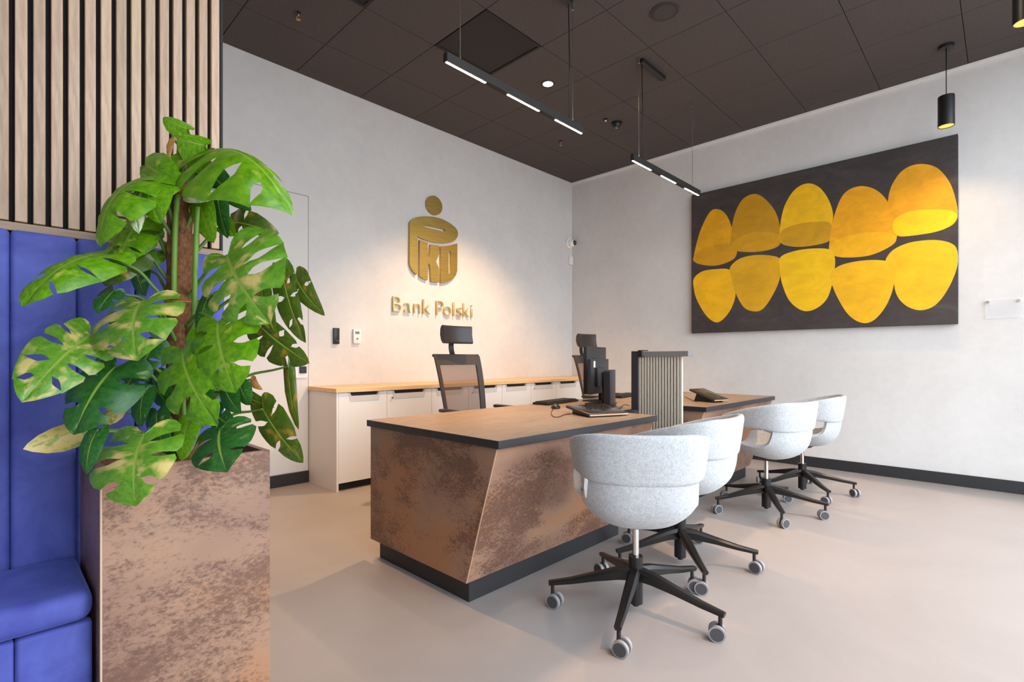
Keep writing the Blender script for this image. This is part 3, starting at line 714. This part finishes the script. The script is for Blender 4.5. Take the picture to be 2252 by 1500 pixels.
def shell_mesh():
    prof = catmull([(.235, .452, .190), (.19, .462, .205), (.08, .440, .216), (-.05, .424, .218), (-.14, .436, .214), (-.198, .480, .208), (-.222, .545, .204), (-.230, .625, .200)], 5, False)
    bm = BM(); top = []; NU = 16
    n = len(prof); sec = []
    for i, p in enumerate(prof):
        tn = prof[min(i + 1, n - 1)] - prof[max(i - 1, 0)]; tn = Vector((0, tn.x, tn.y)).normalized()
        nr = Vector((0, -tn.z, tn.y)).normalized()        # outward (down / back)
        back = min(1, max(0, (p.y - 0.43) / 0.15)) if p.x < 0 else 0
        row_in, row_out = [], []
        for j in range(NU + 1):
            u = 2 * j / NU - 1; au = abs(u)
            co = Vector((u * p.z, p.x, p.y))
            co += -nr * (0.075 * au ** 2.6 * (1 - 0.2 * back))
            th = 0.040 * (1 - au ** 6 * 0.55)
            if i == 0 or i == n - 1: th *= 0.6
            row_in.append(bm.verts.new(co)); row_out.append(bm.verts.new(co + nr * th + Vector((math.copysign(0.012 * au ** 3, u), 0, 0))))
        sec.append(row_in + row_out[::-1])
    m_ = len(sec[0])
    for i in range(n - 1):
        for k in range(m_): bm.faces.new((sec[i][k], sec[i][(k + 1) % m_], sec[i + 1][(k + 1) % m_], sec[i + 1][k]))
    bm.faces.new(sec[0][::-1]); bm.faces.new(sec[-1])
    return bm
def five_star(root, legs, mk_leg, offs):
    me = None
    for k, ang in enumerate(legs):
        if me is None:
            lg = obj('leg', mk_leg(), M['metal_black'], root, sharp=35); me = lg.data
        else:
            lg = D.objects.new('leg', me); COL.objects.link(lg); lg.parent = root
        lg.rotation_euler = (0, 0, R(ang))
        cs = obj('caster', caster_mesh(R(offs[k % len(offs)])), [M['black'], M['tyre'], M['disc']], lg, sharp=40)
        cs.location = (0.355, 0, 0)
def visitor_chair(label, x, y, az, leg0, casters):
    rz = R(az - 90)
    c = thing('visitor_chair', label, 'chair', (x, y, 0), rz, 'light grey visitor chairs in front of the desks')
    return c
VC = [('nearest light grey wool swivel chair, seen from behind, front of the near desk', 1.935, 1.140, 39, 56.8, (20, 150, 80, 200, 310)),
      ('second light grey wool swivel chair, half hidden behind the nearest one', 2.545, 1.235, 92, 7, (100, 30, 160, 250, 330)),
      ('third light grey wool swivel chair, showing its back before the far desk', 3.825, 1.215, 74, 68, (60, 10, 120, 200, 300)),
      ('farthest light grey wool swivel chair, partly behind the third one, near the painting wall', 4.57, 1.18, 98, 6, (40, 130, 80, 210, 300))]
proto = None
for label, x, y, az, leg0, cas in VC:
    if proto is None:
        c = visitor_chair(label, x, y, az, leg0, cas)
        obj('backrest', band_mesh(), M['fabric'], c, smooth=True)
        obj('seat', shell_mesh(), M['fabric'], c, sharp=60)
        for sx in (-1, 1):
            bm = BM(); pth = catmull([(sx * .243, .02, .615), (sx * .247, .03, .56), (sx * .240, .045, .505), (sx * .214, .06, .478)], 5, False)
            sweep(bm, pth, lambda i: [(-.016, -.004), (.016, -.004), (.016, .004), (-.016, .004)]); obj('arm_bracket', bm, M['steel'], c, sharp=40)
        bm = BM(); cyl(bm, (0, 0), 0.014, 0.225, 0.385, 20); obj('gas_lift', bm, M['chrome'], c, sharp=40)
        bm = BM(); cyl(bm, (0, 0), 0.030, 0.035, 0.235, 20); cyl(bm, (0, 0), 0.014, 0.022, 0.035, 12); obj('column', bm, M['metal_black'], c, sharp=40)
        bm = BM(); cyl(bm, (0, -0.01), 0.05, 0.366, 0.388, 24, 0.085); obj('seat_mount', bm, M['black'], c, sharp=40)
        proto = c
    else:
        c = proto.copy(); COL.objects.link(c); c['label'] = label
        c.location = (x, y, 0); c.rotation_euler = (0, 0, R(az - 90))
        for ch in list(proto.children):
            if ch.name.startswith('leg'): continue
            q = ch.copy(); COL.objects.link(q); q.parent = c
    five_star(c, [leg0 + 72 * k - (az - 90) for k in range(5)], leg_mesh, cas)

# ------------------------------------------------------------------ task chairs behind the desks
def task_chair(label, x, y, az, legs0):
    c = thing('task_chair', label, 'chair', (x, y, 0), R(az - 90), 'dark task chairs behind the desks')
    # back plane: bottom (y -0.20, z 0.56) leaning to top (y -0.30, z 1.10)
    def bp(u, t, off=0.0):
        yy = -0.19 - 0.09 * t - 0.035 * (t ** 3) + 0.045 * (2 * u - 1) ** 2
        zz = 0.58 + 0.52 * t
        hw = 0.218 + 0.012 * t - 0.02 * (1 - t) ** 2
        return Vector(((2 * u - 1) * hw, yy + off, zz))
    bm = BM(); NU, NT = 11, 14
    g0 = [[bm.verts.new(bp(i / NU, j / NT)) for i in range(NU + 1)] for j in range(NT + 1)]
    g1 = [[bm.verts.new(bp(i / NU, j / NT, -0.016)) for i in range(NU + 1)] for j in range(NT + 1)]
    solid = lambda i, j: i in (0, NU - 1) or j >= NT - 2 or j <= 1 + (2 if False else 0)
    cells = {(i, j) for i in range(NU) for j in range(NT) if solid(i, j)}
    for i, j in cells:
        bm.faces.new((g0[j][i], g0[j][i + 1], g0[j + 1][i + 1], g0[j + 1][i])); bm.faces.new((g1[j][i], g1[j + 1][i], g1[j + 1][i + 1], g1[j][i + 1]))
        for (di, dj, a, b_) in ((-1, 0, (j, i), (j + 1, i)), (1, 0, (j, i + 1), (j + 1, i + 1)), (0, -1, (j, i), (j, i + 1)), (0, 1, (j + 1, i), (j + 1, i + 1))):
            if (i + di, j + dj) not in cells:
                bm.faces.new((g0[a[0]][a[1]], g0[b_[0]][b_[1]], g1[b_[0]][b_[1]], g1[a[0]][a[1]]))
    for v_ in [v_ for v_ in bm.verts if not v_.link_faces]: bm.verts.remove(v_)
    obj('back_frame', bm, M['chair_frame'], c, sharp=50)
    bm = BM()
    g = [[bm.verts.new(bp(i / NU, j / NT, -0.008)) for i in range(1, NU)] for j in range(2, NT - 1)]
    for j in range(len(g) - 1):
        for i in range(len(g[0]) - 1): bm.faces.new((g[j][i], g[j][i + 1], g[j + 1][i + 1], g[j + 1][i]))
    e = obj('netting', bm, M['net'], c, smooth=True); e['label'] = 'see-through brown netting'
    # rolled top edge
    bm = BM(); tube(bm, [bp(i / 16, 1.0, -0.012) + Vector((0, -0.006, 0.002)) for i in range(17)], 0.012, 8); obj('top_roll', bm, M['chair_frame'], c, smooth=True)
    # headrest: a curved roll
    bm = BM(); rows = []
    for k in range(13):
        u = k / 12; x_ = (2 * u - 1) * 0.145; bow = 0.030 * (2 * u - 1) ** 2
        sec = []
        for a in range(14):
            ang = 2 * math.pi * a / 14
            yy = 0.026 * math.copysign(abs(math.cos(ang)) ** 0.7, math.cos(ang)); zz = 0.074 * math.copysign(abs(math.sin(ang)) ** 0.6, math.sin(ang))
            sec.append(bm.verts.new((x_, -0.318 + bow + yy - 0.10 * (zz + 0.02) + 3.2 * zz * zz, 1.272 + zz)))
        rows.append(sec)
    for i in range(12):
        for k in range(14): bm.faces.new((rows[i][k], rows[i][(k + 1) % 14], rows[i + 1][(k + 1) % 14], rows[i + 1][k]))
    bm.faces.new(rows[0]); bm.faces.new(rows[-1][::-1]); obj('headrest', bm, M['leather'], c, sharp=50)
    bm = BM(); pth = catmull([(0, -.318, 1.07), (0, -.352, 1.13), (0, -.362, 1.19), (0, -.345, 1.245)], 5, False)
    sweep(bm, pth, lambda i: [(-.022, -.006), (.022, -.006), (.022, .006), (-.022, .006)]); obj('headrest_stem', bm, M['black'], c, sharp=40)
    bm = BM(); box(bm, -.245, .245, -.20, .27, .43, .50, .03, 3); obj('seat', bm, M['leather'], c, sharp=50)
    for sx in (-1, 1):
        bm = BM(); box(bm, sx * .275 - .028, sx * .275 + .028, -.12, .13, .675, .700, .008, 2); ar = obj('armrest', bm, M['black'], c, sharp=40)
        bm = BM(); tube(bm, catmull([(sx * .275, 0, .676), (sx * .285, 0, .55), (sx * .24, 0, .445), (sx * .15, 0, .425)], 4, False), .014, 8); obj('arm_post', bm, M['black'], ar, smooth=True)
    bm = BM(); sweep(bm, catmull([(0, -.05, .41), (0, -.22, .40), (0, -.255, .47), (0, -.235, .60)], 5, False), lambda i: [(-.035, -.012), (.035, -.012), (.035, .012), (-.035, .012)]); obj('back_spine', bm, M['black'], c, sharp=40)
    bm = BM(); box(bm, -.10, .10, -.12, .12, .385, .432, .01, 2); cyl(bm, (0, 0), .016, .22, .39, 16); cyl(bm, (0, 0), .03, .06, .23, 16); obj('column', bm, M['black'], c, sharp=40)
    five_star(c, [legs0 + 72 * k for k in range(5)], leg_mesh, (30, 120, 200, 290, 10))
    return c
task_chair('dark mesh-backed task chair with headrest behind the near desk, below the gold lettering', 2.655, 2.93, 268, 20)
task_chair('dark mesh-backed task chair with headrest by the room corner, behind the black monitors', 4.54, 3.00, 268, 40)

# ------------------------------------------------------------------ things on the desks
DZ = 0.745
def monitor(label, x, y, az, wd, ht, zc, th=0.03, sticker=False):
    m_ = thing('monitor', label, 'monitor', (x, y, DZ), R(az - 90), 'black monitors on the near desk')
    # screen faces local +Y
    bm = BM(); box(bm, -wd / 2, wd / 2, -th / 2, th / 2, zc - ht / 2, zc + ht / 2, 0.004, 2); h = obj('housing', bm, M['anthracite'], m_, sharp=40)
    bm = BM(); box(bm, -wd / 2 + .012, wd / 2 - .012, th / 2 + .0002, th / 2 + .001, zc - ht / 2 + .014, zc + ht / 2 - .012); obj('display', bm, M['screen'], m_)
    bm = BM(); box(bm, -wd * .28, wd * .28, -th / 2 - .022, -th / 2 + .001, zc - ht * .3, zc + ht * .25, 0.008, 2); obj('rear_bulge', bm, M['anthracite'], m_, sharp=40)
    bm = BM(); box(bm, -.03, .03, -th / 2 - .05, -th / 2 - .021, 0.008, zc + .03, 0.004, 2); obj('stand_neck', bm, M['black'], m_, sharp=40)
    bm = BM(); box(bm, -.10, .10, -.11, .07, 0.0005, .010, 0.003, 2); obj('stand_foot', bm, M['black'], m_, sharp=40)
    if sticker:
        bm = BM(); box(bm, -wd / 2 + .05, -wd / 2 + .085, -th / 2 - .0012, -th / 2 - .0002, zc + ht * .26, zc + ht * .44); obj('sticker', bm, M['white_plastic'], m_)
    return m_
p1 = at(1309, 800, 4.02)
monitor('tallest black monitor seen obliquely from behind, farthest from the tablet', p1.x, p1.y, 106, 0.46, 0.36, 0.245)
p2 = at(1316, 800, 3.74)
monitor('second black monitor from behind, with a small white sticker on its rear', p2.x, p2.y, 106, 0.40, 0.25, 0.205, sticker=True)
pc = at(1341, 850, 3.52)
t_ = thing('desktop_computer', 'slim black upright computer unit just right of the monitors', 'computer', (pc.x, pc.y, DZ), R(22))
bm = BM(); box(bm, -.085, .085, -.024, .024, 0.012, .255, .004, 2); obj('case', bm, M['anthracite'], t_, sharp=40)
bm = BM(); box(bm, -.06, .06, -.035, .035, 0.0005, .014, .003, 2); obj('stand_base', bm, M['black'], t_, sharp=40)
bm = BM(); box(bm, -.088, -.0845, -.018, .018, .02, .245, .001, 1); obj('front_bezel', bm, M['black'], t_)

def keyboard(label, x, y, az):
    k = thing('keyboard', label, 'keyboard', (x, y, DZ), R(az), 'black keyboards')
    bm = BM(); box(bm, -.22, .22, -.07, .07, .0005, .016, .005, 2); obj('case', bm, M['black'], k, sharp=40)
    bm = BM()
    for r_ in range(5):
        for c_ in range(15): box(bm, -.205 + c_ * .0275, -.182 + c_ * .0275, -.058 + r_ * .0235, -.039 + r_ * .0235, .0165, .022)
    e = obj('keys', bm, M['black_matt'], k); e['kind'] = 'stuff'
p = on_z(1226, 888, DZ); keyboard('black keyboard on the near desk, left of the monitors', p.x + 0.06, p.y + 0.06, 8)
p = on_z(1372, 872, DZ); keyboard('black keyboard on the far desk, seen between monitors and screen', p.x, p.y, 10)
p = on_z(1222, 898, DZ)
ms = thing('computer_mouse', 'black computer mouse with cord on the near desk in front of the keyboard', 'mouse', (p.x, p.y, DZ), R(40))
bm = BM(); bmesh.ops.create_uvsphere(bm, u_segments=16, v_segments=10, radius=1)
for v_ in bm.verts: v_.co = Vector((v_.co.x * .055, v_.co.y * .032, max(v_.co.z, 0) * .030 + .0006))
obj('shell', bm, M['black'], ms, smooth=True)
bm = BM(); box(bm, .018, .036, -.003, .003, .020, .029, .002, 1); obj('scroll_wheel', bm, M['grey_plastic'], ms)

def tablet(name, label, x, y, rz, wd, dp, tilt, z0, legs):
    t2 = thing(name, label, 'tablet', (x, y, DZ), R(rz))
    sub = []
    T3 = Matrix.Translation((0, 0, z0)) @ Matrix.Rotation(R(tilt), 4, 'X')
    def mk(nm, a, mt, bev=0.003):
        bm = BM(); box(bm, *a, bev, 2); bm.transform(T3); return obj(nm, bm, mt, t2, sharp=40)
    mk('housing', (-wd / 2, wd / 2, -dp / 2, dp / 2, 0, .016), M['anthracite'])
    mk('display', (-wd / 2 + .016, wd / 2 - .016, -dp / 2 + .02, dp / 2 - .016, .0164, .0172), M['screen'], 0.0003)
    mk('front_lip', (-wd / 2 + .004, wd / 2 - .004, -dp / 2 - .003, -dp / 2, .004, .012), M['edge_light'], 0.001)
    for sx in (-1, 1):
        bm = BM(); prism(bm, legs, 'x', sx * wd * .34 - .004, sx * wd * .34 + .004); obj('foot', bm, M['black'], t2)
    return t2
q0, q1, q2, q3 = [on_z(*a, DZ + .02) for a in ((1255, 893), (1340, 893), (1375, 915), (1282, 920))]
ctr = (q0 + q1 + q2 + q3) / 4; ax = (q2 - q3)
tablet('signature_tablet', 'flat black customer tablet with pale lip on the near desk front', ctr.x, ctr.y, math.degrees(math.atan2(ax.y, ax.x)), 0.27, 0.27, 6, .018, [(-.12, .0005), (.12, .0005), (.12, .030), (-.12, .006)])
a_, b_ = at(1532, 880, 4.05), at(1585, 890, 3.86)
ctr = (a_ + b_) / 2; ax = b_ - a_
tablet('signature_tablet', 'tilted black customer tablet on a stand on the far desk', ctr.x, ctr.y, math.degrees(math.atan2(ax.y, ax.x)) + 90, 0.17, 0.24, 17, .045, [(-.08, .0005), (.085, .0005), (.06, .062), (-.08, .02)])
def cord(label, pts, r=0.0022):
    bm = BM(); tube(bm, catmull([tuple(p) for p in pts], 6, False), r, 6); tag(obj('cable', bm, M['black'], None, smooth=True), label, 'cable', 'black cables on the desks')
zc = DZ + 0.0028
cord('looped black cable running from the mouse to the near tablet', [on_z(a, b_, zc) for a, b_ in ((1218, 898), (1212, 908), (1217, 916), (1228, 917), (1242, 912), (1254, 911))])
cord('black cable lying right of the monitors by the screen post', [on_z(a, b_, zc) for a, b_ in ((1352, 902), (1362, 899), (1370, 891), (1378, 890), (1384, 892))])
cord('thin cable trailing left of the tilted far tablet', [on_z(a, b_, zc) for a, b_ in ((1506, 872), (1516, 877), (1526, 882), (1534, 884))])
# ------------------------------------------------------------------ wall devices
def wall_dev(name, label, cat, px_, py_, w_, h_, mt, extra=None):
    p = on_y(px_, py_, WY)
    d = thing(name, label, cat, (p.x, WY, p.z))
    bm = BM(); box(bm, -w_ / 2, w_ / 2, -.024, -.0005, -h_ / 2, h_ / 2, .004, 2); obj('housing', bm, mt, d, sharp=40)
    return d
d = wall_dev('access_reader', 'narrow black access reader on the wall left of the white thermostat', 'reader', 738, 739, .055, .145, M['black'])
bm = BM(); box(bm, -.02, .02, -.0255, -.0242, -.055, -.035); obj('status_window', bm, M['screen'], d)
d = wall_dev('wall_thermostat', 'small white thermostat with grey display right of the black reader', 'thermostat', 783, 740, .075, .135, M['white_plastic'])
bm = BM(); box(bm, -.022, .022, -.0255, -.0242, .022, .046); obj('display', bm, M['grey_plastic'], d)
bm = BM(); box(bm, -.008, .008, -.027, -.0242, -.03, -.014, .001, 1); obj('button', bm, M['grey_plastic'], d)
p = on_y(1252, 537, WY)
sc_ = thing('security_camera', 'white dome security camera in the room corner', 'camera', (p.x - .03, WY, p.z))
bm = BM(); cyl(bm, (0, 0), .074, 0, .035, 28); e = obj('mount', bm, M['white_plastic'], sc_, sharp=40); e.rotation_euler = (R(90), 0, 0)
bm = BM(); bmesh.ops.create_uvsphere(bm, u_segments=20, v_segments=12, radius=.056); e = obj('dome', bm, M['white_plastic'], sc_, smooth=True); e.location = (.012, -.05, 0)
bm = BM(); bmesh.ops.create_uvsphere(bm, u_segments=16, v_segments=10, radius=.036); e = obj('lens', bm, M['screen'], sc_, smooth=True); e.location = (.022, -.088, 0.002)
bm = BM(); box(bm, -.036, .036, -.035, -.0005, -.06, .06, .008, 3); p = on_y(1250, 573, WY)
o = obj('corner_sensor', bm, M['white_plastic'], None, sharp=40); o.location = (p.x + .03, WY, p.z); tag(o, 'small white sensor box in the corner below the dome camera', 'sensor')
# acrylic holder on the painting wall
hd = thing('leaflet_holder', 'clear acrylic leaflet holder on the right wall beside the painting', 'holder', (WX, 0.02, 1.48))
bm = BM(); box(bm, -.030, -.026, -.115, .105, -.075, .085, .001, 1); box(bm, -.008, -.005, -.115, .105, -.075, .085, .001, 1); obj('acrylic_panel', bm, M['acrylic'], hd)
for yy in (.09, -.09):
    bm = BM(); cyl(bm, (0, 0), .010, 0, .034, 16); e = obj('standoff', bm, M['steel'], hd, sharp=40); e.rotation_euler = (0, R(-90), 0); e.location = (-.0005, yy, .06)

# ------------------------------------------------------------------ ceiling fittings
for (x, y), lab in zip(VENTS, ('black square ceiling air diffuser behind the linear lamp', 'black square ceiling air diffuser at the top edge, left of the other one')):
    vt = thing('air_diffuser', lab, 'vent', (x + .3, y + .3, H), 0, 'black square ceiling diffusers')
    bm = BM(); prism(bm, [(-.297, -.297), (.297, -.297), (.297, .297), (-.297, .297)], 'z', .004, .010); obj('plate', bm, mat('vent_black', srgb(40, 37, 35), 0.75), vt)
    bm = BM()
    for a in ((-.297, -.278, -.297, .297), (.278, .297, -.297, .297), (-.278, .278, -.297, -.278), (-.278, .278, .278, .297)): box(bm, *a, -.004, .004)
    obj('frame', bm, M['black_matt'], vt)
dl = thing('recessed_downlight', 'glowing round recessed downlight in the dark ceiling', 'light', (3.497, 2.947, H))
bm = BM(); n = 32
a = [[bm.verts.new((r_ * math.cos(2 * math.pi * k / n), r_ * math.sin(2 * math.pi * k / n), z_)) for k in range(n)] for r_, z_ in ((.062, -.001), (.060, -.006), (.047, -.006), (.045, -.001))]
for j in range(4):
    for k in range(n): bm.faces.new((a[j][k], a[j][(k + 1) % n], a[(j + 1) % 4][(k + 1) % n], a[(j + 1) % 4][k]))
obj('trim_ring', bm, M['black'], dl, smooth=False)
bm = BM(); cyl(bm, (0, 0), .044, -.004, -.001, 28); obj('lens', bm, M['bulb'], dl)
s = lamp('downlight_beam', 'SPOT', (0, 0, -.02), 385, (1.0, 0.62, 0.32), dl, spot_size=R(98), spot_blend=0.6, shadow_soft_size=.04)
for x_, y_, e_, lb in ((3.3, 0.55, 45, 'added warm fill downlight above the third visitor chair, beyond the upper frame edge'), (2.1, 1.15, 45, 'added warm fill downlight above the nearest visitor chair, beyond the upper frame edge')):  # added unseen lamps, copied from the visible downlight, for warm fill
    d3 = copy_tree(dl); d3.location = (x_, y_, H); d3['label'] = lb
    for ch in d3.children:
        if ch.type == 'LIGHT':
            ch.data = ch.data.copy(); ch.data.energy = e_; ch.data.spot_size = R(150); ch.data.spot_blend = 1.0; ch.data.color = (1.0, 0.80, 0.62); ch.rotation_euler = (0, 0, 0)
dl2 = copy_tree(dl); dl2.location = (1.25, 3.05, H)
for ch in dl2.children:
    if ch.type == 'LIGHT':
        ch.data = ch.data.copy(); ch.data.energy = 230; ch.data.spot_size = R(70); ch.data.color = (1.0, 0.52, 0.17); ch.rotation_euler = (0, 0, 0)
dl2['label'] = 'recessed downlight over the passage behind the slatted partition'
s.rotation_euler = (R(7), 0, 0)
sp = thing('ceiling_speaker', 'round dark ceiling speaker grille at the top centre', 'speaker', (3.343, 1.741, H))
bm = BM(); cyl(bm, (0, 0), .098, -.006, -.0005, 40, ); obj('rim', bm, mat('speaker_rim', srgb(56, 51, 50), 0.7), sp, sharp=40)
bm = BM(); cyl(bm, (0, 0), .076, -.0085, -.0062, 36); obj('grille', bm, mat('speaker_grille', srgb(70, 64, 63), 0.8), sp, sharp=40)
sd = thing('smoke_detector', 'black smoke detector on the ceiling left of the far linear lamp', 'detector', (4.577, 2.922, H))
bm = BM(); cyl(bm, (0, 0), .055, -.018, -.0005, 28); obj('base', bm, M['black'], sd, sharp=40)
bm = BM(); cyl(bm, (0, 0), .034, -.048, -.018, 24, .046); obj('chamber', bm, M['black'], sd, sharp=40)
bm = BM(); cyl(bm, (0, 0), .012, -.056, -.048, 16); obj('cap', bm, M['chrome'], sd, sharp=40)
se = thing('ceiling_sensor', 'tiny chrome sensor on the ceiling next to the smoke detector', 'sensor', (4.429, 2.958, H))
bm = BM(); cyl(bm, (0, 0), .026, -.006, -.0005, 20); obj('rim', bm, M['black'], se, sharp=40)
bm = BM(); bmesh.ops.create_uvsphere(bm, u_segments=14, v_segments=8, radius=.013); e = obj('eye', bm, M['chrome'], se, smooth=True); e.location = (0, 0, -.014)
brass = mat('brass', srgb(196, 150, 100), 0.3, 0.9)
for x, y, lab in ((1.541, 3.617, 'small brass sprinkler head at the upper left of the ceiling'), (4.519, 3.62, 'small brass sprinkler head near the far ceiling corner')):
    sk = thing('sprinkler_head', lab, 'sprinkler', (x, y, H), 0, 'ceiling sprinklers')
    bm = BM(); cyl(bm, (0, 0), .020, -.006, -.0005, 18); obj('escutcheon', bm, M['black'], sk, sharp=40)
    bm = BM(); cyl(bm, (0, 0), .008, -.022, -.006, 12)
    for sx in (-1, 1): tube(bm, [(sx * .006, 0, -.02), (sx * .014, 0, -.032), (sx * .004, 0, -.046)], .0028, 6)
    obj('yoke', bm, brass, sk, smooth=True)
    bm = BM(); cyl(bm, (0, 0), .015, -.050, -.046, 16); obj('deflector', bm, brass, sk, sharp=40)

def linear(label, x0, x1, can_x, wires, leds):
    y = 2.155; zb = 2.668; L = x1 - x0
    t3 = thing('linear_pendant', label, 'light', ((x0 + x1) / 2, y, zb), 0, 'slim black linear pendants over the desks')
    cx = (x0 + x1) / 2
    bm = BM(); box(bm, x0 - cx, x1 - cx, -.0165, .0165, 0, .050, .0015, 1); obj('profile', bm, M['black_matt'], t3)
    for a, b2 in leds:
        bm = BM(); box(bm, a - cx, b2 - cx, -.006, .006, -.0014, -.0002); e = obj('led_strip', bm, M['led'], t3)
    for wx in wires:
        bm = BM(); cyl(bm, (wx - cx, 0), .0022, .05, H - zb, 8); cyl(bm, (wx - cx, 0), .007, H - zb - .05, H - zb - .002, 12); cyl(bm, (wx - cx, 0), .005, .05, .07, 10)
        obj('suspension_wire', bm, M['steel'], t3)
    a, b2 = can_x
    bm = BM(); box(bm, a - cx, b2 - cx, -.025, .025, H - zb - .034, H - zb - .001, .003, 1); obj('canopy', bm, M['black'], t3)
    sx = a + .03 if label.endswith('painting') else b2 - .012
    bm = BM(); tube(bm, [(sx - cx, .006, H - zb - .03), (sx - cx + .012, .006, .45), (sx - cx + .008, .006, .05)], .0032, 6); obj('power_cord', bm, M['black'], t3, smooth=True)
    return t3
linear('slim black linear pendant with three lit strips over the near desk', 1.706, 2.934, (2.42, 2.795), (1.81, 2.822), ((1.712, 2.0), (2.18, 2.467), (2.632, 2.925)))
linear('slim black linear pendant over the far desk, before the painting', 3.602, 4.842, (3.735, 4.12), (3.707, 4.698), ((3.61, 3.905), (4.08, 4.353), (4.535, 4.83)))
def pendant(label, x, y, zb, power):
    t4 = thing('cylinder_pendant', label, 'light', (x, y, zb), 0, 'black cylinder pendants along the right side')
    n = 32; bm = BM()
    rings = [(.0, .235), (.052, .235), (.053, .230), (.053, .0), (.049, .0), (.049, .022), (.0, .022)]
    rows = []
    for r_, z_ in rings:
        rows.append([bm.verts.new((r_ * math.cos(2 * math.pi * k / n), r_ * math.sin(2 * math.pi * k / n), z_)) for k in range(n)] if r_ else [bm.verts.new((0, 0, z_))])
    for j in range(len(rings) - 1):
        A, B2 = rows[j], rows[j + 1]
        for k in range(n):
            if len(A) == 1: bm.faces.new((A[0], B2[k], B2[(k + 1) % n]))
            elif len(B2) == 1: bm.faces.new((A[k], A[(k + 1) % n], B2[0]))
            else: bm.faces.new((A[k], A[(k + 1) % n], B2[(k + 1) % n], B2[k]))
    obj('shade', bm, M['black'], t4, sharp=40)
    bm = BM(); cyl(bm, (0, 0), .0485, .004, .010, 28); e = obj('lamp_disc', bm, M['pendant_glow'], t4); e['label'] = 'glowing amber lamp opening'
    bm = BM(); cyl(bm, (0, 0), .0035, .235, H - zb - .02, 10); obj('cord', bm, M['black'], t4, smooth=True)
    bm = BM(); cyl(bm, (0, 0), .050, H - zb - .025, H - zb - .001, 28); obj('canopy', bm, M['black'], t4, sharp=40)
    lamp('pendant_beam', 'SPOT', (0, 0, -.004), power, (1.0, .66, .34), t4, spot_size=R(125), spot_blend=1.0, shadow_soft_size=.03)
pendant('black cylinder pendant with amber glow, hanging by the painting', 5.252, .340, 2.905, 45)
pendant('black cylinder pendant cut by the upper right frame edge', 3.93, -.075, 2.905, 8)
